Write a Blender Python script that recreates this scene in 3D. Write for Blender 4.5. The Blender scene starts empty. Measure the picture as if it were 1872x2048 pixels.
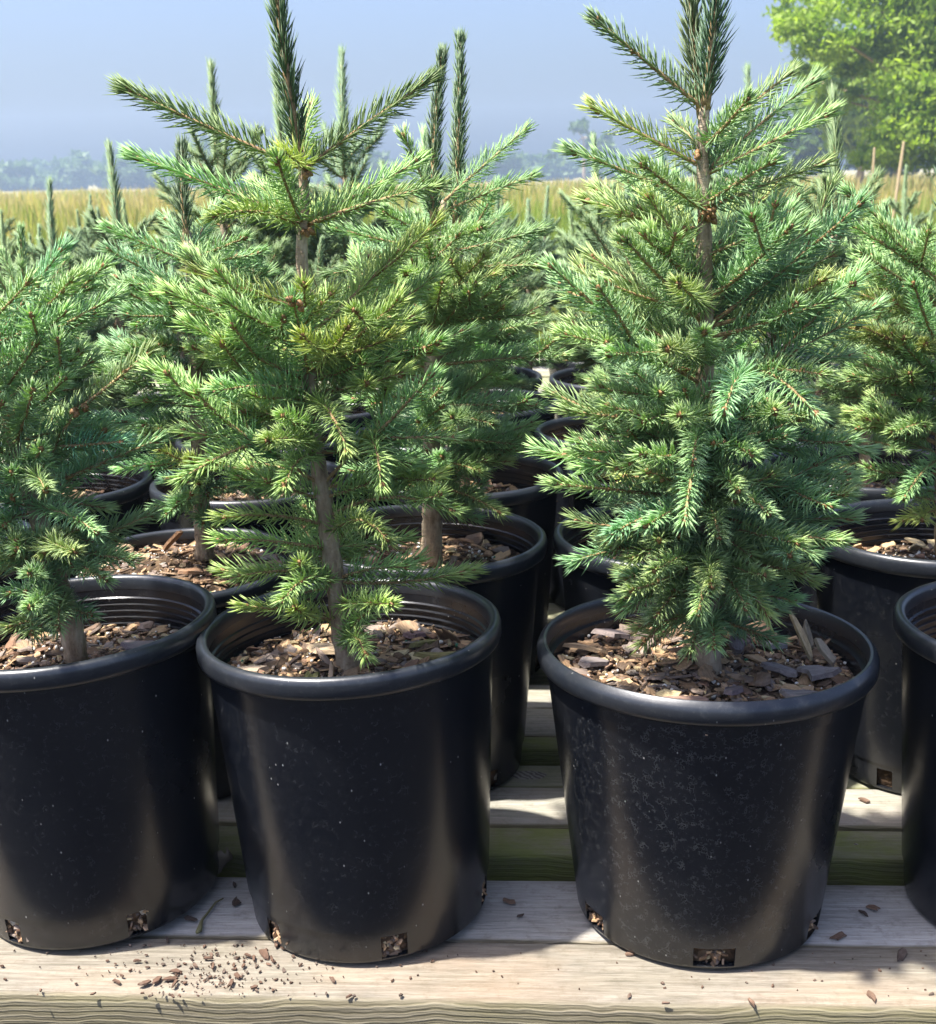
import bpy, math, random
import numpy as np
from mathutils import Matrix, Vector

C = bpy.context.scene.collection
SC = bpy.context.scene
rad = math.radians

# ------------------------------------------------------------------ camera
CAM_H = 0.6217                      # above the bench deck (deck top is z = 0)
F_PX, W_PX, H_PX = 2495.0, 1872.0, 2048.0
ROLL, PITCH = -0.0195, rad(15.03)
_F = np.array([0, math.cos(PITCH), -math.sin(PITCH)])
_r0 = np.array([1.0, 0, 0]); _d0 = np.cross(_F, _r0)
_R = math.cos(ROLL) * _r0 - math.sin(ROLL) * _d0
_D = math.sin(ROLL) * _r0 + math.cos(ROLL) * _d0
cd = bpy.data.cameras.new('camera'); cam = bpy.data.objects.new('camera', cd); C.objects.link(cam)
cam.matrix_world = Matrix(((_R[0], -_D[0], -_F[0], 0), (_R[1], -_D[1], -_F[1], 0), (_R[2], -_D[2], -_F[2], CAM_H), (0, 0, 0, 1)))
cd.sensor_fit = 'HORIZONTAL'; cd.sensor_width = 36.0; cd.lens = 36.0 * F_PX / W_PX
cd.clip_start = 0.02; cd.clip_end = 3000
cd.dof.use_dof = True; cd.dof.focus_distance = 1.0; cd.dof.aperture_fstop = 22
SC.camera = cam
SC.cycles.diffuse_bounces = 7; SC.cycles.max_bounces = 14

# ------------------------------------------------------------------ sky, sun, exposure
SUN_TO = Vector((-0.105, -0.032, 0.25)).normalized()
elev = math.asin(SUN_TO.z); azim = math.atan2(SUN_TO.x, SUN_TO.y)
w = bpy.data.worlds.new('World'); SC.world = w; w.use_nodes = True
nt = w.node_tree; nt.nodes.clear()
sky = nt.nodes.new('ShaderNodeTexSky'); sky.sky_type = 'NISHITA'; sky.sun_disc = False
sky.sun_elevation = elev; sky.sun_rotation = azim; sky.air_density = 1.0; sky.dust_density = 5.5; sky.ozone_density = 6.5
bg = nt.nodes.new('ShaderNodeBackground'); bg.inputs[1].default_value = 0.100
wo = nt.nodes.new('ShaderNodeOutputWorld')
tn = nt.nodes.new('ShaderNodeMixRGB'); tn.blend_type = 'MULTIPLY'; tn.inputs[0].default_value = 1.0; tn.inputs[2].default_value = (0.86, 0.85, 0.93, 1)
nt.links.new(sky.outputs[0], tn.inputs[1]); nt.links.new(tn.outputs[0], bg.inputs[0]); nt.links.new(bg.outputs[0], wo.inputs[0])
sl = bpy.data.lights.new('sun', 'SUN'); sun = bpy.data.objects.new('sun', sl); C.objects.link(sun)
sl.energy = 4.3; sl.angle = rad(1.4); sl.color = (1.0, 0.955, 0.88)
sun.rotation_euler = (-SUN_TO).to_track_quat('-Z', 'Y').to_euler(); sun.location = (0, 0, 6)
vs = SC.view_settings; vs.view_transform = 'Standard'; vs.look = 'None'; vs.exposure = 1.72; vs.gamma = 1.0; vs.use_curve_mapping = False

# ------------------------------------------------------------------ helpers
S_DISP = 1872.0 / 1843.0
def P(xd, yd, Y):
    """point of the place at depth Y that is seen at (xd, yd) of the 1843 px wide view"""
    x, y = xd * S_DISP, yd * S_DISP
    d = _F + _R * (x - W_PX / 2) / F_PX + _D * (y - H_PX / 2) / F_PX
    return np.array([0, 0, CAM_H]) + d * (Y / d[1])

def link_nodes(m):
    m.use_nodes = True; n = m.node_tree; n.nodes.clear(); return n
class NB:
    """small node-building helper"""
    def __init__(s, name):
        s.m = bpy.data.materials.new(name); s.t = link_nodes(s.m)
        s.out = s.t.nodes.new('ShaderNodeOutputMaterial')
    def n(s, typ, **kw):
        x = s.t.nodes.new('ShaderNode' + typ)
        for k, v in kw.items(): setattr(x, k, v)
        return x
    def l(s, a, b): s.t.links.new(a, b)
    def set(s, sock, v):
        if hasattr(v, 'is_output') or isinstance(v, bpy.types.NodeSocket): s.l(v, sock)
        else: sock.default_value = v
    def noise(s, vec, scale, detail=4, rough=0.55, dist=0.0):
        x = s.n('TexNoise'); s.l(vec, x.inputs['Vector']); x.inputs['Scale'].default_value = scale
        x.inputs['Detail'].default_value = detail; x.inputs['Roughness'].default_value = rough; x.inputs['Distortion'].default_value = dist
        return x.outputs['Fac']
    def ramp(s, fac, stops):
        x = s.n('ValToRGB'); s.l(fac, x.inputs[0]); e = x.color_ramp.elements
        while len(e) < len(stops): e.new(0.5)
        for q, (p, c) in zip(e, stops):
            q.position = p; q.color = (c, c, c, 1) if isinstance(c, (int, float)) else (*c, 1)
        return x.outputs[0]
    def mix(s, fac, a, b, mode='MIX'):
        x = s.n('MixRGB', blend_type=mode); s.set(x.inputs[0], fac)
        for i, v in ((1, a), (2, b)):
            s.set(x.inputs[i], (*v, 1) if isinstance(v, tuple) and len(v) == 3 else v)
        return x.outputs[0]
    def math(s, op, a, b=0.0, clamp=False):
        x = s.n('Math', operation=op, use_clamp=clamp); s.set(x.inputs[0], a); s.set(x.inputs[1], b); return x.outputs[0]
    def mapping(s, vec, scale=(1, 1, 1), rot=(0, 0, 0), loc=(0, 0, 0)):
        x = s.n('Mapping'); s.l(vec, x.inputs[0]); x.inputs['Scale'].default_value = scale; x.inputs['Rotation'].default_value = rot; x.inputs['Location'].default_value = loc
        return x.outputs[0]
    def obj_loc_vec(s):
        """object coordinates shifted by the object's own random number"""
        tc = s.n('TexCoord'); oi = s.n('ObjectInfo'); v = s.n('VectorMath', operation='ADD')
        cmb = s.n('CombineXYZ'); k = s.math('MULTIPLY', oi.outputs['Random'], 37.0)
        for i in range(3): s.l(k, cmb.inputs[i])
        s.l(tc.outputs['Object'], v.inputs[0]); s.l(cmb.outputs[0], v.inputs[1])
        return v.outputs[0]
    def bump(s, h, strength, dist):
        b = s.n('Bump'); s.l(h, b.inputs['Height']); b.inputs['Strength'].default_value = strength; b.inputs['Distance'].default_value = dist
        return b.outputs[0]
    def principled(s, base, rough=0.6, spec=0.4, normal=None):
        p = s.n('BsdfPrincipled'); s.set(p.inputs['Base Color'], (*base, 1) if isinstance(base, tuple) and len(base) == 3 else base)
        s.set(p.inputs['Roughness'], rough); s.set(p.inputs['Specular IOR Level'], spec)
        if normal is not None: s.l(normal, p.inputs['Normal'])
        return p
    def done(s, shader): s.l(shader, s.out.inputs['Surface']); return s.m

def mesh_from(name, V, F, mat, smooth=True, attrs=None):
    me = bpy.data.meshes.new(name); me.from_pydata([tuple(v) for v in V], [], F); me.materials.append(mat)
    if smooth: me.polygons.foreach_set('use_smooth', [True] * len(me.polygons))
    return me
def add(name, me, parent=None, loc=None, kind=None, color=None):
    o = bpy.data.objects.new(name, me); C.objects.link(o)
    if parent is not None: o.parent = parent
    if loc is not None: o.location = loc
    if kind: o['kind'] = kind
    if color is not None: o.color = (*color, 1)
    return o
def tag(o, label, cat, group=None):
    o['label'] = label; o['category'] = cat
    if group: o['group'] = group
    return o
def empty(name, loc, label, cat, group=None):
    o = bpy.data.objects.new(name, None); o.empty_display_size = 0.03; C.objects.link(o); o.location = loc
    return tag(o, label, cat, group)

def tube(path, radii, sides=6, cap=True):
    path = np.asarray(path, float); n = len(path)
    T = np.gradient(path, axis=0); T /= np.linalg.norm(T, axis=1)[:, None] + 1e-12
    ref = np.array([0.31, 0.95, 0.05]) if abs(T[0] @ np.array([0.31, 0.95, 0.05])) < 0.9 else np.array([1.0, 0, 0])
    N = np.cross(T, ref); N /= np.linalg.norm(N, axis=1)[:, None]; B = np.cross(T, N)
    a = np.arange(sides) * 2 * math.pi / sides
    r = np.asarray(radii)
    if r.ndim == 1: r = np.repeat(r[:, None], sides, 1)
    V = path[:, None, :] + r[:, :, None] * (np.cos(a)[None, :, None] * N[:, None, :] + np.sin(a)[None, :, None] * B[:, None, :])
    V = V.reshape(-1, 3); F = []
    for i in range(n - 1):
        for j in range(sides):
            k = (j + 1) % sides
            F.append((i * sides + j, i * sides + k, (i + 1) * sides + k, (i + 1) * sides + j))
    if cap:
        F.append(tuple(range(sides))[::-1]); F.append(tuple((n - 1) * sides + j for j in range(sides)))
    return V, F
def curve3(b, m, t, n=9):
    s = np.linspace(0, 1, n)[:, None]
    return (1 - s) ** 2 * b + 2 * s * (1 - s) * m + s ** 2 * t
def join(parts):
    V, F, o = [], [], 0
    for v, f in parts:
        V.append(np.asarray(v, float)); F += [tuple(i + o for i in q) for q in f]; o += len(v)
    return np.concatenate(V), F

# ------------------------------------------------------------------ materials
def mat_needles():
    b = NB('spruce_needles')
    oi = b.n('ObjectInfo'); at = b.n('Attribute', attribute_name='tint')
    sep = b.n('SeparateColor'); b.l(at.outputs['Color'], sep.inputs[0])
    # R: random per needle, G: youth (tip of the shoot), B: along the needle
    f = b.math('ADD', b.math('MULTIPLY', sep.outputs[0], 0.55), b.math('MULTIPLY', sep.outputs[1], 0.28), True)
    old = b.mix(f, (0.215, 0.365, 0.215), (0.50, 0.635, 0.300))
    tip = b.mix(b.math('MULTIPLY', sep.outputs[2], 0.14), old, (0.56, 0.66, 0.38))
    col = b.mix(1.0, tip, oi.outputs['Color'], 'MULTIPLY')
    p = b.principled(col, 0.5, 0.55)
    tr = b.n('BsdfTranslucent'); b.l(b.mix(1.0, col, (1.15, 1.18, 0.80), 'MULTIPLY'), tr.inputs[0])
    mx = b.n('MixShader'); mx.inputs[0].default_value = 0.40
    b.l(p.outputs[0], mx.inputs[1]); b.l(tr.outputs[0], mx.inputs[2])
    return b.done(mx.outputs[0])
def mat_twig():
    b = NB('spruce_twig'); v = b.obj_loc_vec()
    n = b.noise(v, 420, 3)
    col = b.ramp(n, [(0.3, (0.17, 0.105, 0.045)), (0.7, (0.40, 0.28, 0.14))])
    return b.done(b.principled(col, 0.75, 0.25, b.bump(n, 0.6, 0.0008)).outputs[0])
def mat_bud():
    b = NB('spruce_bud'); v = b.obj_loc_vec(); n = b.noise(v, 900, 2)
    return b.done(b.principled(b.ramp(n, [(0.3, (0.12, 0.055, 0.02)), (0.75, (0.34, 0.20, 0.08))]), 0.6, 0.35).outputs[0])
def mat_bark():
    b = NB('young_spruce_bark'); v = b.obj_loc_vec()
    a = b.noise(b.mapping(v, (1, 1, 0.35)), 130, 5, 0.62); c = b.noise(v, 34, 4); d = b.noise(b.mapping(v, (1, 1, 3.0)), 210, 3)
    col = b.ramp(a, [(0.28, (0.12, 0.078, 0.047)), (0.5, (0.33, 0.245, 0.16)), (0.72, (0.52, 0.43, 0.31))])
    col = b.mix(b.ramp(c, [(0.45, 0.0), (0.68, 0.4)]), col, (0.40, 0.34, 0.24))
    h = b.math('ADD', a, b.math('MULTIPLY', d, 0.6))
    return b.done(b.principled(col, 0.85, 0.2, b.bump(h, 0.9, 0.0022)).outputs[0])
def mat_pot(name, dust, rough, scuff, base=(0.0030, 0.0042, 0.0075)):
    b = NB(name); v = b.obj_loc_vec()
    film = b.noise(v, 9, 5, 0.6); fine = b.noise(v, 260, 4, 0.7)
    # dried water rings and lint
    vo = b.n('TexVoronoi', feature='DISTANCE_TO_EDGE'); wv = b.n('VectorMath', operation='ADD'); b.l(v, wv.inputs[0]); nz = b.n('TexNoise'); b.l(v, nz.inputs['Vector']); nz.inputs['Scale'].default_value = 240; ws = b.n('VectorMath', operation='SCALE'); b.l(nz.outputs['Color'], ws.inputs[0]); ws.inputs['Scale'].default_value = 0.006; b.l(ws.outputs[0], wv.inputs[1]); b.l(wv.outputs[0], vo.inputs['Vector']); vo.inputs['Scale'].default_value = 330; vo.inputs['Randomness'].default_value = 1.0
    ring = b.math('MULTIPLY', b.ramp(vo.outputs['Distance'], [(0.0, 1.0), (0.12, 0.0)]), b.ramp(b.noise(v, 150, 3), [(0.50, 0.0), (0.62, 1.0)]))
    sp = b.n('TexVoronoi', feature='F1'); b.l(b.mapping(v, (1, 1, 0.6)), sp.inputs['Vector']); sp.inputs['Scale'].default_value = 170
    sc = b.n('SeparateColor'); b.l(sp.outputs['Color'], sc.inputs[0])
    pick = b.ramp(sc.outputs[0], [(0.86, 0.0), (0.865, 1.0)])
    dot = b.math('MULTIPLY', b.ramp(sp.outputs['Distance'], [(0.04, 1.0), (0.12, 0.0)]), pick)
    col = b.mix(b.math('MULTIPLY', b.ramp(film, [(0.35, 0.0), (0.75, 1.0)]), dust), base, (0.020, 0.020, 0.021))
    col = b.mix(b.math('MULTIPLY', ring, scuff), col, (0.13, 0.135, 0.13))
    col = b.mix(b.math('MULTIPLY', b.ramp(fine, [(0.56, 0.0), (0.75, 1.0)]), dust * 0.5), col, (0.10, 0.10, 0.095))
    col = b.mix(b.math('MULTIPLY', dot, 0.75), col, (0.42, 0.42, 0.38))
    r = b.math('ADD', rough, b.math('MULTIPLY', film, 0.16))
    return b.done(b.principled(col, r, 0.62, b.bump(b.math('ADD', b.math('MULTIPLY', fine, 0.5), b.noise(v, 22, 2)), 0.10, 0.002)).outputs[0])
def mat_soil():
    b = NB('potting_soil'); v = b.obj_loc_vec()
    n = b.noise(v, 95, 6, 0.7); n2 = b.noise(v, 320, 4, 0.7)
    vo = b.n('TexVoronoi'); b.l(v, vo.inputs['Vector']); vo.inputs['Scale'].default_value = 150
    s = b.n('SeparateColor'); b.l(vo.outputs['Color'], s.inputs[0])
    col = b.ramp(n, [(0.3, (0.015, 0.010, 0.006)), (0.55, (0.065, 0.042, 0.026)), (0.75, (0.16, 0.105, 0.065))])
    col = b.mix(b.ramp(s.outputs[1], [(0.72, 0.0), (0.78, 0.7)]), col, (0.17, 0.115, 0.068))
    col = b.mix(b.ramp(s.outputs[0], [(0.955, 0.0), (0.96, 0.85)]), col, (0.5, 0.48, 0.42))
    h = b.math('ADD', n, b.math('MULTIPLY', vo.outputs['Distance'], -0.8))
    return b.done(b.principled(col, 0.95, 0.15, b.bump(h, 1.0, 0.006)).outputs[0])
def mat_chip(attr=False):
    b = NB('loose_bark_bits' if attr else 'bark_chip')
    v = b.obj_loc_vec()
    src = b.n('Attribute', attribute_name='tint').outputs['Color'] if attr else b.n('ObjectInfo').outputs['Color']
    g = b.noise(b.mapping(v, (0.35, 1.6, 1)), 330, 5, 0.65); c = b.noise(v, 60, 3)
    col = b.mix(1.0, src, b.ramp(g, [(0.25, 0.5), (0.7, 1.25)]), 'MULTIPLY')
    col = b.mix(b.ramp(c, [(0.52, 0.0), (0.75, 0.35)]), col, (0.30, 0.25, 0.20))
    return b.done(b.principled(col, 0.85, 0.2, b.bump(g, 0.8, 0.0016)).outputs[0])
def mat_plain(name, col, rough=0.6, spec=0.4):
    b = NB(name); v = b.obj_loc_vec(); n = b.noise(v, 200, 3)
    return b.done(b.principled(b.mix(b.math('MULTIPLY', n, 0.6), tuple(col), tuple(0.6 * c for c in col)), rough, spec).outputs[0])
def mat_wood():
    """weathered softwood; object colour: R = moss, G = greyness, B = warmth"""
    b = NB('weathered_plank'); v = b.obj_loc_vec()
    tc = b.n('TexCoord')
    oi = b.n('ObjectInfo'); sep = b.n('SeparateColor'); b.l(oi.outputs['Color'], sep.inputs[0])
    warp = b.noise(b.mapping(v, (3.4, 4, 4)), 1.5, 4)
    nrm = b.n('SeparateXYZ'); b.l(tc.outputs['Normal'], nrm.inputs[0])
    side = b.ramp(b.math('MULTIPLY', nrm.outputs[1], -1.0), [(0.45, 0.0), (0.8, 1.0)])
    pos = b.n('SeparateXYZ'); b.l(v, pos.inputs[0])
    # growth rings of a flat-sawn plank: bands across the grain, bent lengthwise
    def bands(coord, freq, amp):
        ph = b.math('ADD', b.math('MULTIPLY', coord, freq), b.math('MULTIPLY', warp, amp))
        return b.math('ADD', b.math('MULTIPLY', b.math('SINE', ph), 0.5), 0.5)
    rt = bands(pos.outputs[1], 620, 42); rs = b.math('ADD', b.math('MULTIPLY', bands(pos.outputs[2], 1050, 44), 0.65), b.math('MULTIPLY', bands(pos.outputs[2], 2450, 95), 0.35))
    g1 = b.noise(b.mapping(v, (2.2, 34, 34)), 9, 8, 0.72); g2 = b.noise(b.mapping(v, (4.5, 90, 90)), 11, 5, 0.75)
    blot = b.noise(b.mapping(v, (1, 2, 2)), 7, 4, 0.6)
    top = b.ramp(g1, [(0.30, (0.085, 0.070, 0.050)), (0.52, (0.185, 0.157, 0.120)), (0.72, (0.28, 0.245, 0.19))])
    top = b.mix(b.math('MULTIPLY', rt, 0.07), top, (0.155, 0.12, 0.08))
    grey = b.mix(1.0, b.ramp(g1, [(0.25, 0.55), (0.7, 1.15)]), (0.46, 0.455, 0.43), 'MULTIPLY')  # silver-grey weathering, made paler so the colour lifts planks lying in shade
    top = b.mix(b.math('MULTIPLY', sep.outputs[1], b.ramp(blot, [(0.3, 0.35), (0.65, 1.0)])), top, grey)
    top = b.mix(b.math('MULTIPLY', sep.outputs[2], b.ramp(blot, [(0.45, 0.0), (0.7, 0.7)])), top, (0.36, 0.235, 0.14))
    dirt = b.noise(v, 75, 6, 0.75); top = b.mix(b.math('MULTIPLY', b.ramp(dirt, [(0.52, 0.0), (0.74, 1.0)]), 0.5), top, (0.095, 0.072, 0.050))
    top = b.mix(b.math('MULTIPLY', b.ramp(b.noise(b.mapping(v, (1, 1.7, 1)), 3.2, 4), [(0.5, 0.0), (0.66, 0.55)]), sep.outputs[2]), top, (0.23, 0.135, 0.075))
    top = b.mix(b.math('MULTIPLY', b.ramp(g2, [(0.58, 0.0), (0.72, 1.0)]), 0.55), top, (0.085, 0.066, 0.045))
    rs2 = b.math('MULTIPLY', rs, b.ramp(b.noise(b.mapping(v, (3, 20, 20)), 5, 4), [(0.3, 0.45), (0.65, 1.0)]))
    sid = b.mix(b.ramp(rs2, [(0.10, 0.0), (0.80, 1.0)]), (0.100, 0.084, 0.052), (0.235, 0.205, 0.145))
    sid = b.mix(b.math('MULTIPLY', b.ramp(blot, [(0.45, 0.0), (0.7, 0.6)]), 0.5), sid, (0.19, 0.18, 0.075))
    sid = b.mix(b.math('MULTIPLY', g2, 0.35), sid, (0.12, 0.10, 0.065))
    col = b.mix(side, top, sid)
    mossn = b.math('MULTIPLY', sep.outputs[0], b.ramp(b.noise(b.mapping(v, (1, 1.6, 1.6)), 16, 5, 0.65), [(0.30, 0.15), (0.58, 1.0)]))
    col = b.mix(mossn, col, b.mix(g2, (0.075, 0.105, 0.018), (0.26, 0.29, 0.075)))
    hs = b.math('ADD', b.math('MULTIPLY', rs, b.math('MULTIPLY', side, 0.5)), b.math('ADD', g1, b.math('MULTIPLY', g2, 0.5)))
    return b.done(b.principled(col, 0.82, 0.25, b.bump(hs, 0.75, 0.0022)).outputs[0])
def mat_leaf(name, a, c, trans=0.35):
    b = NB(name); at = b.n('Attribute', attribute_name='tint'); sep = b.n('SeparateColor'); b.l(at.outputs['Color'], sep.inputs[0])
    col = b.mix(sep.outputs[0], tuple(a), tuple(c))
    p = b.principled(col, 0.55, 0.3); tr = b.n('BsdfTranslucent'); b.l(b.mix(1.0, col, (1.3, 1.4, 0.6), 'MULTIPLY'), tr.inputs[0])
    mx = b.n('MixShader'); mx.inputs[0].default_value = trans; b.l(p.outputs[0], mx.inputs[1]); b.l(tr.outputs[0], mx.inputs[2])
    return b.done(mx.outputs[0])
def mat_ground():
    b = NB('meadow_ground'); tc = b.n('TexCoord'); v = tc.outputs['Object']
    n = b.noise(b.mapping(v, (1, 0.5, 1)), 0.12, 5, 0.6); n2 = b.noise(v, 6, 5, 0.7)
    col = b.ramp(n, [(0.35, (0.20, 0.21, 0.06)), (0.5, (0.34, 0.28, 0.10)), (0.65, (0.38, 0.26, 0.13))])
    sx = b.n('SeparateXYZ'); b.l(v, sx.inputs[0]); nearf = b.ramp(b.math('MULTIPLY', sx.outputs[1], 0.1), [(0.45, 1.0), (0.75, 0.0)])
    col = b.mix(nearf, col, b.mix(b.noise(v, 3, 4), (0.008, 0.008, 0.009), (0.022, 0.021, 0.020)))  # unseen near ground coloured almost black so the pot walls reflect dark
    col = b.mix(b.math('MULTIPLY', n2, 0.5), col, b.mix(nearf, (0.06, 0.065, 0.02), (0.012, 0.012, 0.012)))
    return b.done(b.principled(col, 0.95, 0.1, b.bump(n2, 1.0, 0.05)).outputs[0])
M_NEEDLE, M_TWIG, M_BUD, M_BARK = mat_needles(), mat_twig(), mat_bud(), mat_bark()
M_POT = mat_pot('black_pot_plastic', 0.30, 0.17, 0.12)
M_POT_DUSTY = mat_pot('dusty_black_pot_plastic', 0.5, 0.17, 0.26)
M_RIM = mat_pot('black_rim_plastic', 0.6, 0.27, 0.12, (0.012, 0.015, 0.020))  # weathered rim; paler bluish base puts the rim highlight into the colour
M_SOIL, M_CHIP, M_BITS = mat_soil(), mat_chip(), mat_chip(True)
M_WOOD = mat_wood()
M_STAKE = mat_plain('stake_wood', (0.52, 0.40, 0.24), 0.8, 0.2)
M_PERLITE = mat_plain('perlite', (0.72, 0.70, 0.64), 0.8, 0.2)
M_BEAD = mat_plain('fertilizer_bead', (0.015, 0.16, 0.075), 0.35, 0.5)
M_GROUND = mat_ground()
M_LEAF = mat_leaf('broad_leaves', (0.11, 0.20, 0.02), (0.34, 0.44, 0.07), 0.5)
M_FAR = mat_leaf('far_leaves', (0.045, 0.09, 0.03), (0.11, 0.165, 0.05), 0.3)
M_GRASS = mat_leaf('meadow_grass', (0.20, 0.27, 0.05), (0.47, 0.38, 0.19), 0.45)
M_DRY = mat_plain('dry_leaf', (0.26, 0.22, 0.17), 0.8, 0.2)

# ------------------------------------------------------------------ needles
QUADS = np.array([0, 1, 4, 3, 1, 2, 5, 4, 2, 0, 3, 5, 3, 4, 6, 4, 5, 6, 5, 3, 6])
TOT9 = np.array([4, 4, 4, 3, 3, 3])
class Needles:
    """collects needles of one branch and turns them into one mesh"""
    def __init__(s, low=False): s.V, s.A, s.low = [], [], low
    def shoot(s, path, rng, dens=17.0, ln=0.0150, a0=64, a1=26, up=0.14, wd=0.00062, part=0.8, s0=0.03, young=1.0, r0=0.0016):
        path = np.asarray(path, float)
        seg = np.linalg.norm(np.diff(path, axis=0), axis=1); cum = np.concatenate([[0], np.cumsum(seg)]); L = cum[-1]
        n = max(6, int(dens * 100 * L)); nt_ = int(0.10 * n) + 4
        u = np.concatenate([s0 + (1 - s0) * (np.arange(n) + rng.random(n)) / n, 1 - 0.05 * rng.random(nt_)]); n += nt_
        sl_ = u * L
        pos = np.stack([np.interp(sl_, cum, path[:, k]) for k in range(3)], 1)
        Tn = np.gradient(path, axis=0); T = np.stack([np.interp(sl_, cum, Tn[:, k]) for k in range(3)], 1)
        T /= np.linalg.norm(T, axis=1)[:, None]
        Z = np.array([0, 0, 1.0]); vert = np.abs(T @ Z)
        ref = np.where((vert > 0.93)[:, None], np.array([0, 1.0, 0]), Z)
        N = np.cross(T, ref); N /= np.linalg.norm(N, axis=1)[:, None]; B = np.cross(N, T)   # B points up
        ph = np.arange(n) * 2.39996 + rng.normal(0, 0.28, n)
        cs, sn = np.cos(ph), np.sin(ph)
        flat = (1 - vert ** 2) * part
        sn = np.where(sn < -0.15, sn * (1 - flat * 0.85), sn)            # parted below
        q = np.sqrt(cs ** 2 + sn ** 2); cs, sn = cs / q, sn / q
        al = np.radians(a0 + (a1 - a0) * u ** 2.2 + rng.normal(0, 5.5, n)) - 0.12 * np.maximum(sn, 0)
        d = np.cos(al)[:, None] * T + np.sin(al)[:, None] * (cs[:, None] * N + sn[:, None] * B)
        d[:, 2] += up * (1 - vert ** 2) * rng.random(n); d /= np.linalg.norm(d, axis=1)[:, None]
        ll = ln * (1 - 0.18 * u ** 3) * (0.78 + 0.40 * rng.random(n)) * (0.72 + 0.28 * np.minimum(1, u * 6))
        bend = rng.normal(0.17, 0.07, n)
        base = pos + d * r0 * 0.6
        mid = base + d * (ll * 0.55)[:, None]
        d2 = d + bend[:, None] * T * 1.3 + np.array([0, 0, 0.10]) * rng.random(n)[:, None]; d2 /= np.linalg.norm(d2, axis=1)[:, None]
        tip = mid + d2 * (ll * 0.48)[:, None]
        e1 = np.cross(d, T + 0.01); e1 /= np.linalg.norm(e1, axis=1)[:, None] + 1e-9; e2 = np.cross(d, e1)
        ww = wd * (0.85 + 0.3 * rng.random(n))
        rnd = rng.random(n); yg = np.clip(young * (0.15 + 0.95 * u ** 5), 0, 1)
        if s.low:
            ring = [base + (math.cos(t) * e1 + math.sin(t) * e2) * (ww * 1.2)[:, None] for t in (0.5, 2.6, 4.7)]
            V = np.stack(ring + [tip], 1); alo = np.array([0, 0, 0, 1.0])
        else:
            ring = [base + (math.cos(t) * e1 + math.sin(t) * e2) * (ww * 0.62)[:, None] for t in (0.5, 2.6, 4.7)]
            ring += [mid + (math.cos(t) * e1 + math.sin(t) * e2) * ww[:, None] for t in (0.5, 2.6, 4.7)]
            V = np.stack(ring + [tip], 1); alo = np.array([0, 0, 0, 0.5, 0.5, 0.5, 1.0])
        k = V.shape[1]
        A = np.ones((n, k, 4)); A[:, :, 0] = rnd[:, None]; A[:, :, 1] = yg[:, None]; A[:, :, 2] = alo[None, :]
        s.V.append(V.reshape(-1, 3)); s.A.append(A.reshape(-1, 4))
    def mesh(s, name):
        V = np.concatenate(s.V); A = np.concatenate(s.A); k = 4 if s.low else 7; n = len(V) // k
        pat = np.array([0, 1, 3, 1, 2, 3, 2, 0, 3]) if s.low else QUADS; tot = np.array([3, 3, 3]) if s.low else TOT9
        me = bpy.data.meshes.new(name); me.vertices.add(len(V)); me.vertices.foreach_set('co', V.astype(np.float32).ravel())
        loops = (pat[None, :] + (np.arange(n) * k)[:, None]).ravel(); tots = np.tile(tot, n)
        me.loops.add(len(loops)); me.loops.foreach_set('vertex_index', loops.astype(np.int32))
        me.polygons.add(len(tots)); st = np.concatenate([[0], np.cumsum(tots)[:-1]])
        me.polygons.foreach_set('loop_start', st.astype(np.int32)); me.polygons.foreach_set('loop_total', tots.astype(np.int32))
        me.polygons.foreach_set('use_smooth', np.ones(len(tots), bool))
        at = me.attributes.new('tint', 'FLOAT_COLOR', 'POINT'); at.data.foreach_set('color', A.astype(np.float32).ravel())
        me.materials.append(M_NEEDLE); me.update(calc_edges=True); return me

def bud_geo(p, d, size, rng):
    """pointed scaly bud: short lathe"""
    d = d / np.linalg.norm(d); prof = [(0, .30), (.25, .52), (.55, .44), (.85, .20), (1.0, .03)]
    path = [p + d * size * t for t, _ in prof]
    return tube(path, [size * r for _, r in prof], 6)

def make_branch(parent, root, paths, rng, color, needle_kw, low=False, buds=True, meshname='branch', base_r=None, sub=True):
    """paths: list of (polyline, base radius, needle options); returns branch object with needles (and buds) below it"""
    wood, nd, bd = [], Needles(low), []
    for path, r, kw in paths:
        path = np.asarray(path) - root
        n = len(path); rr = np.linspace(r, max(0.0009, r * 0.5), n) * (1 + 0.12 * rng.random(n))
        wood.append(tube(path, rr, 5 if low else 6))
        k2 = dict(needle_kw); k2.update(kw); nd.shoot(path, rng, r0=r, **k2)
        d = path[-1] - path[-2]
        if buds:
            bd.append(bud_geo(path[-1], d, 0.0056, rng))
            for _ in range(1):
                e = d / np.linalg.norm(d) + rng.normal(0, 0.55, 3); bd.append(bud_geo(path[-1] - d * 0.15, e, 0.0048, rng))
            if rng.random() < 0.3:
                i = n // 2 + 1; bd.append(bud_geo(path[i], d / np.linalg.norm(d) + rng.normal(0, 0.8, 3), 0.0042, rng))
    V, F = join(wood); me = mesh_from(meshname, V, F, M_TWIG)
    o = add('branch', me, parent)
    q = add('needles', nd.mesh('needles'), o, kind='stuff', color=color)
    if buds:
        V, F = join(bd); u = add('buds', mesh_from('buds', V, F, M_BUD), o, kind='stuff')
    return o

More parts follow.
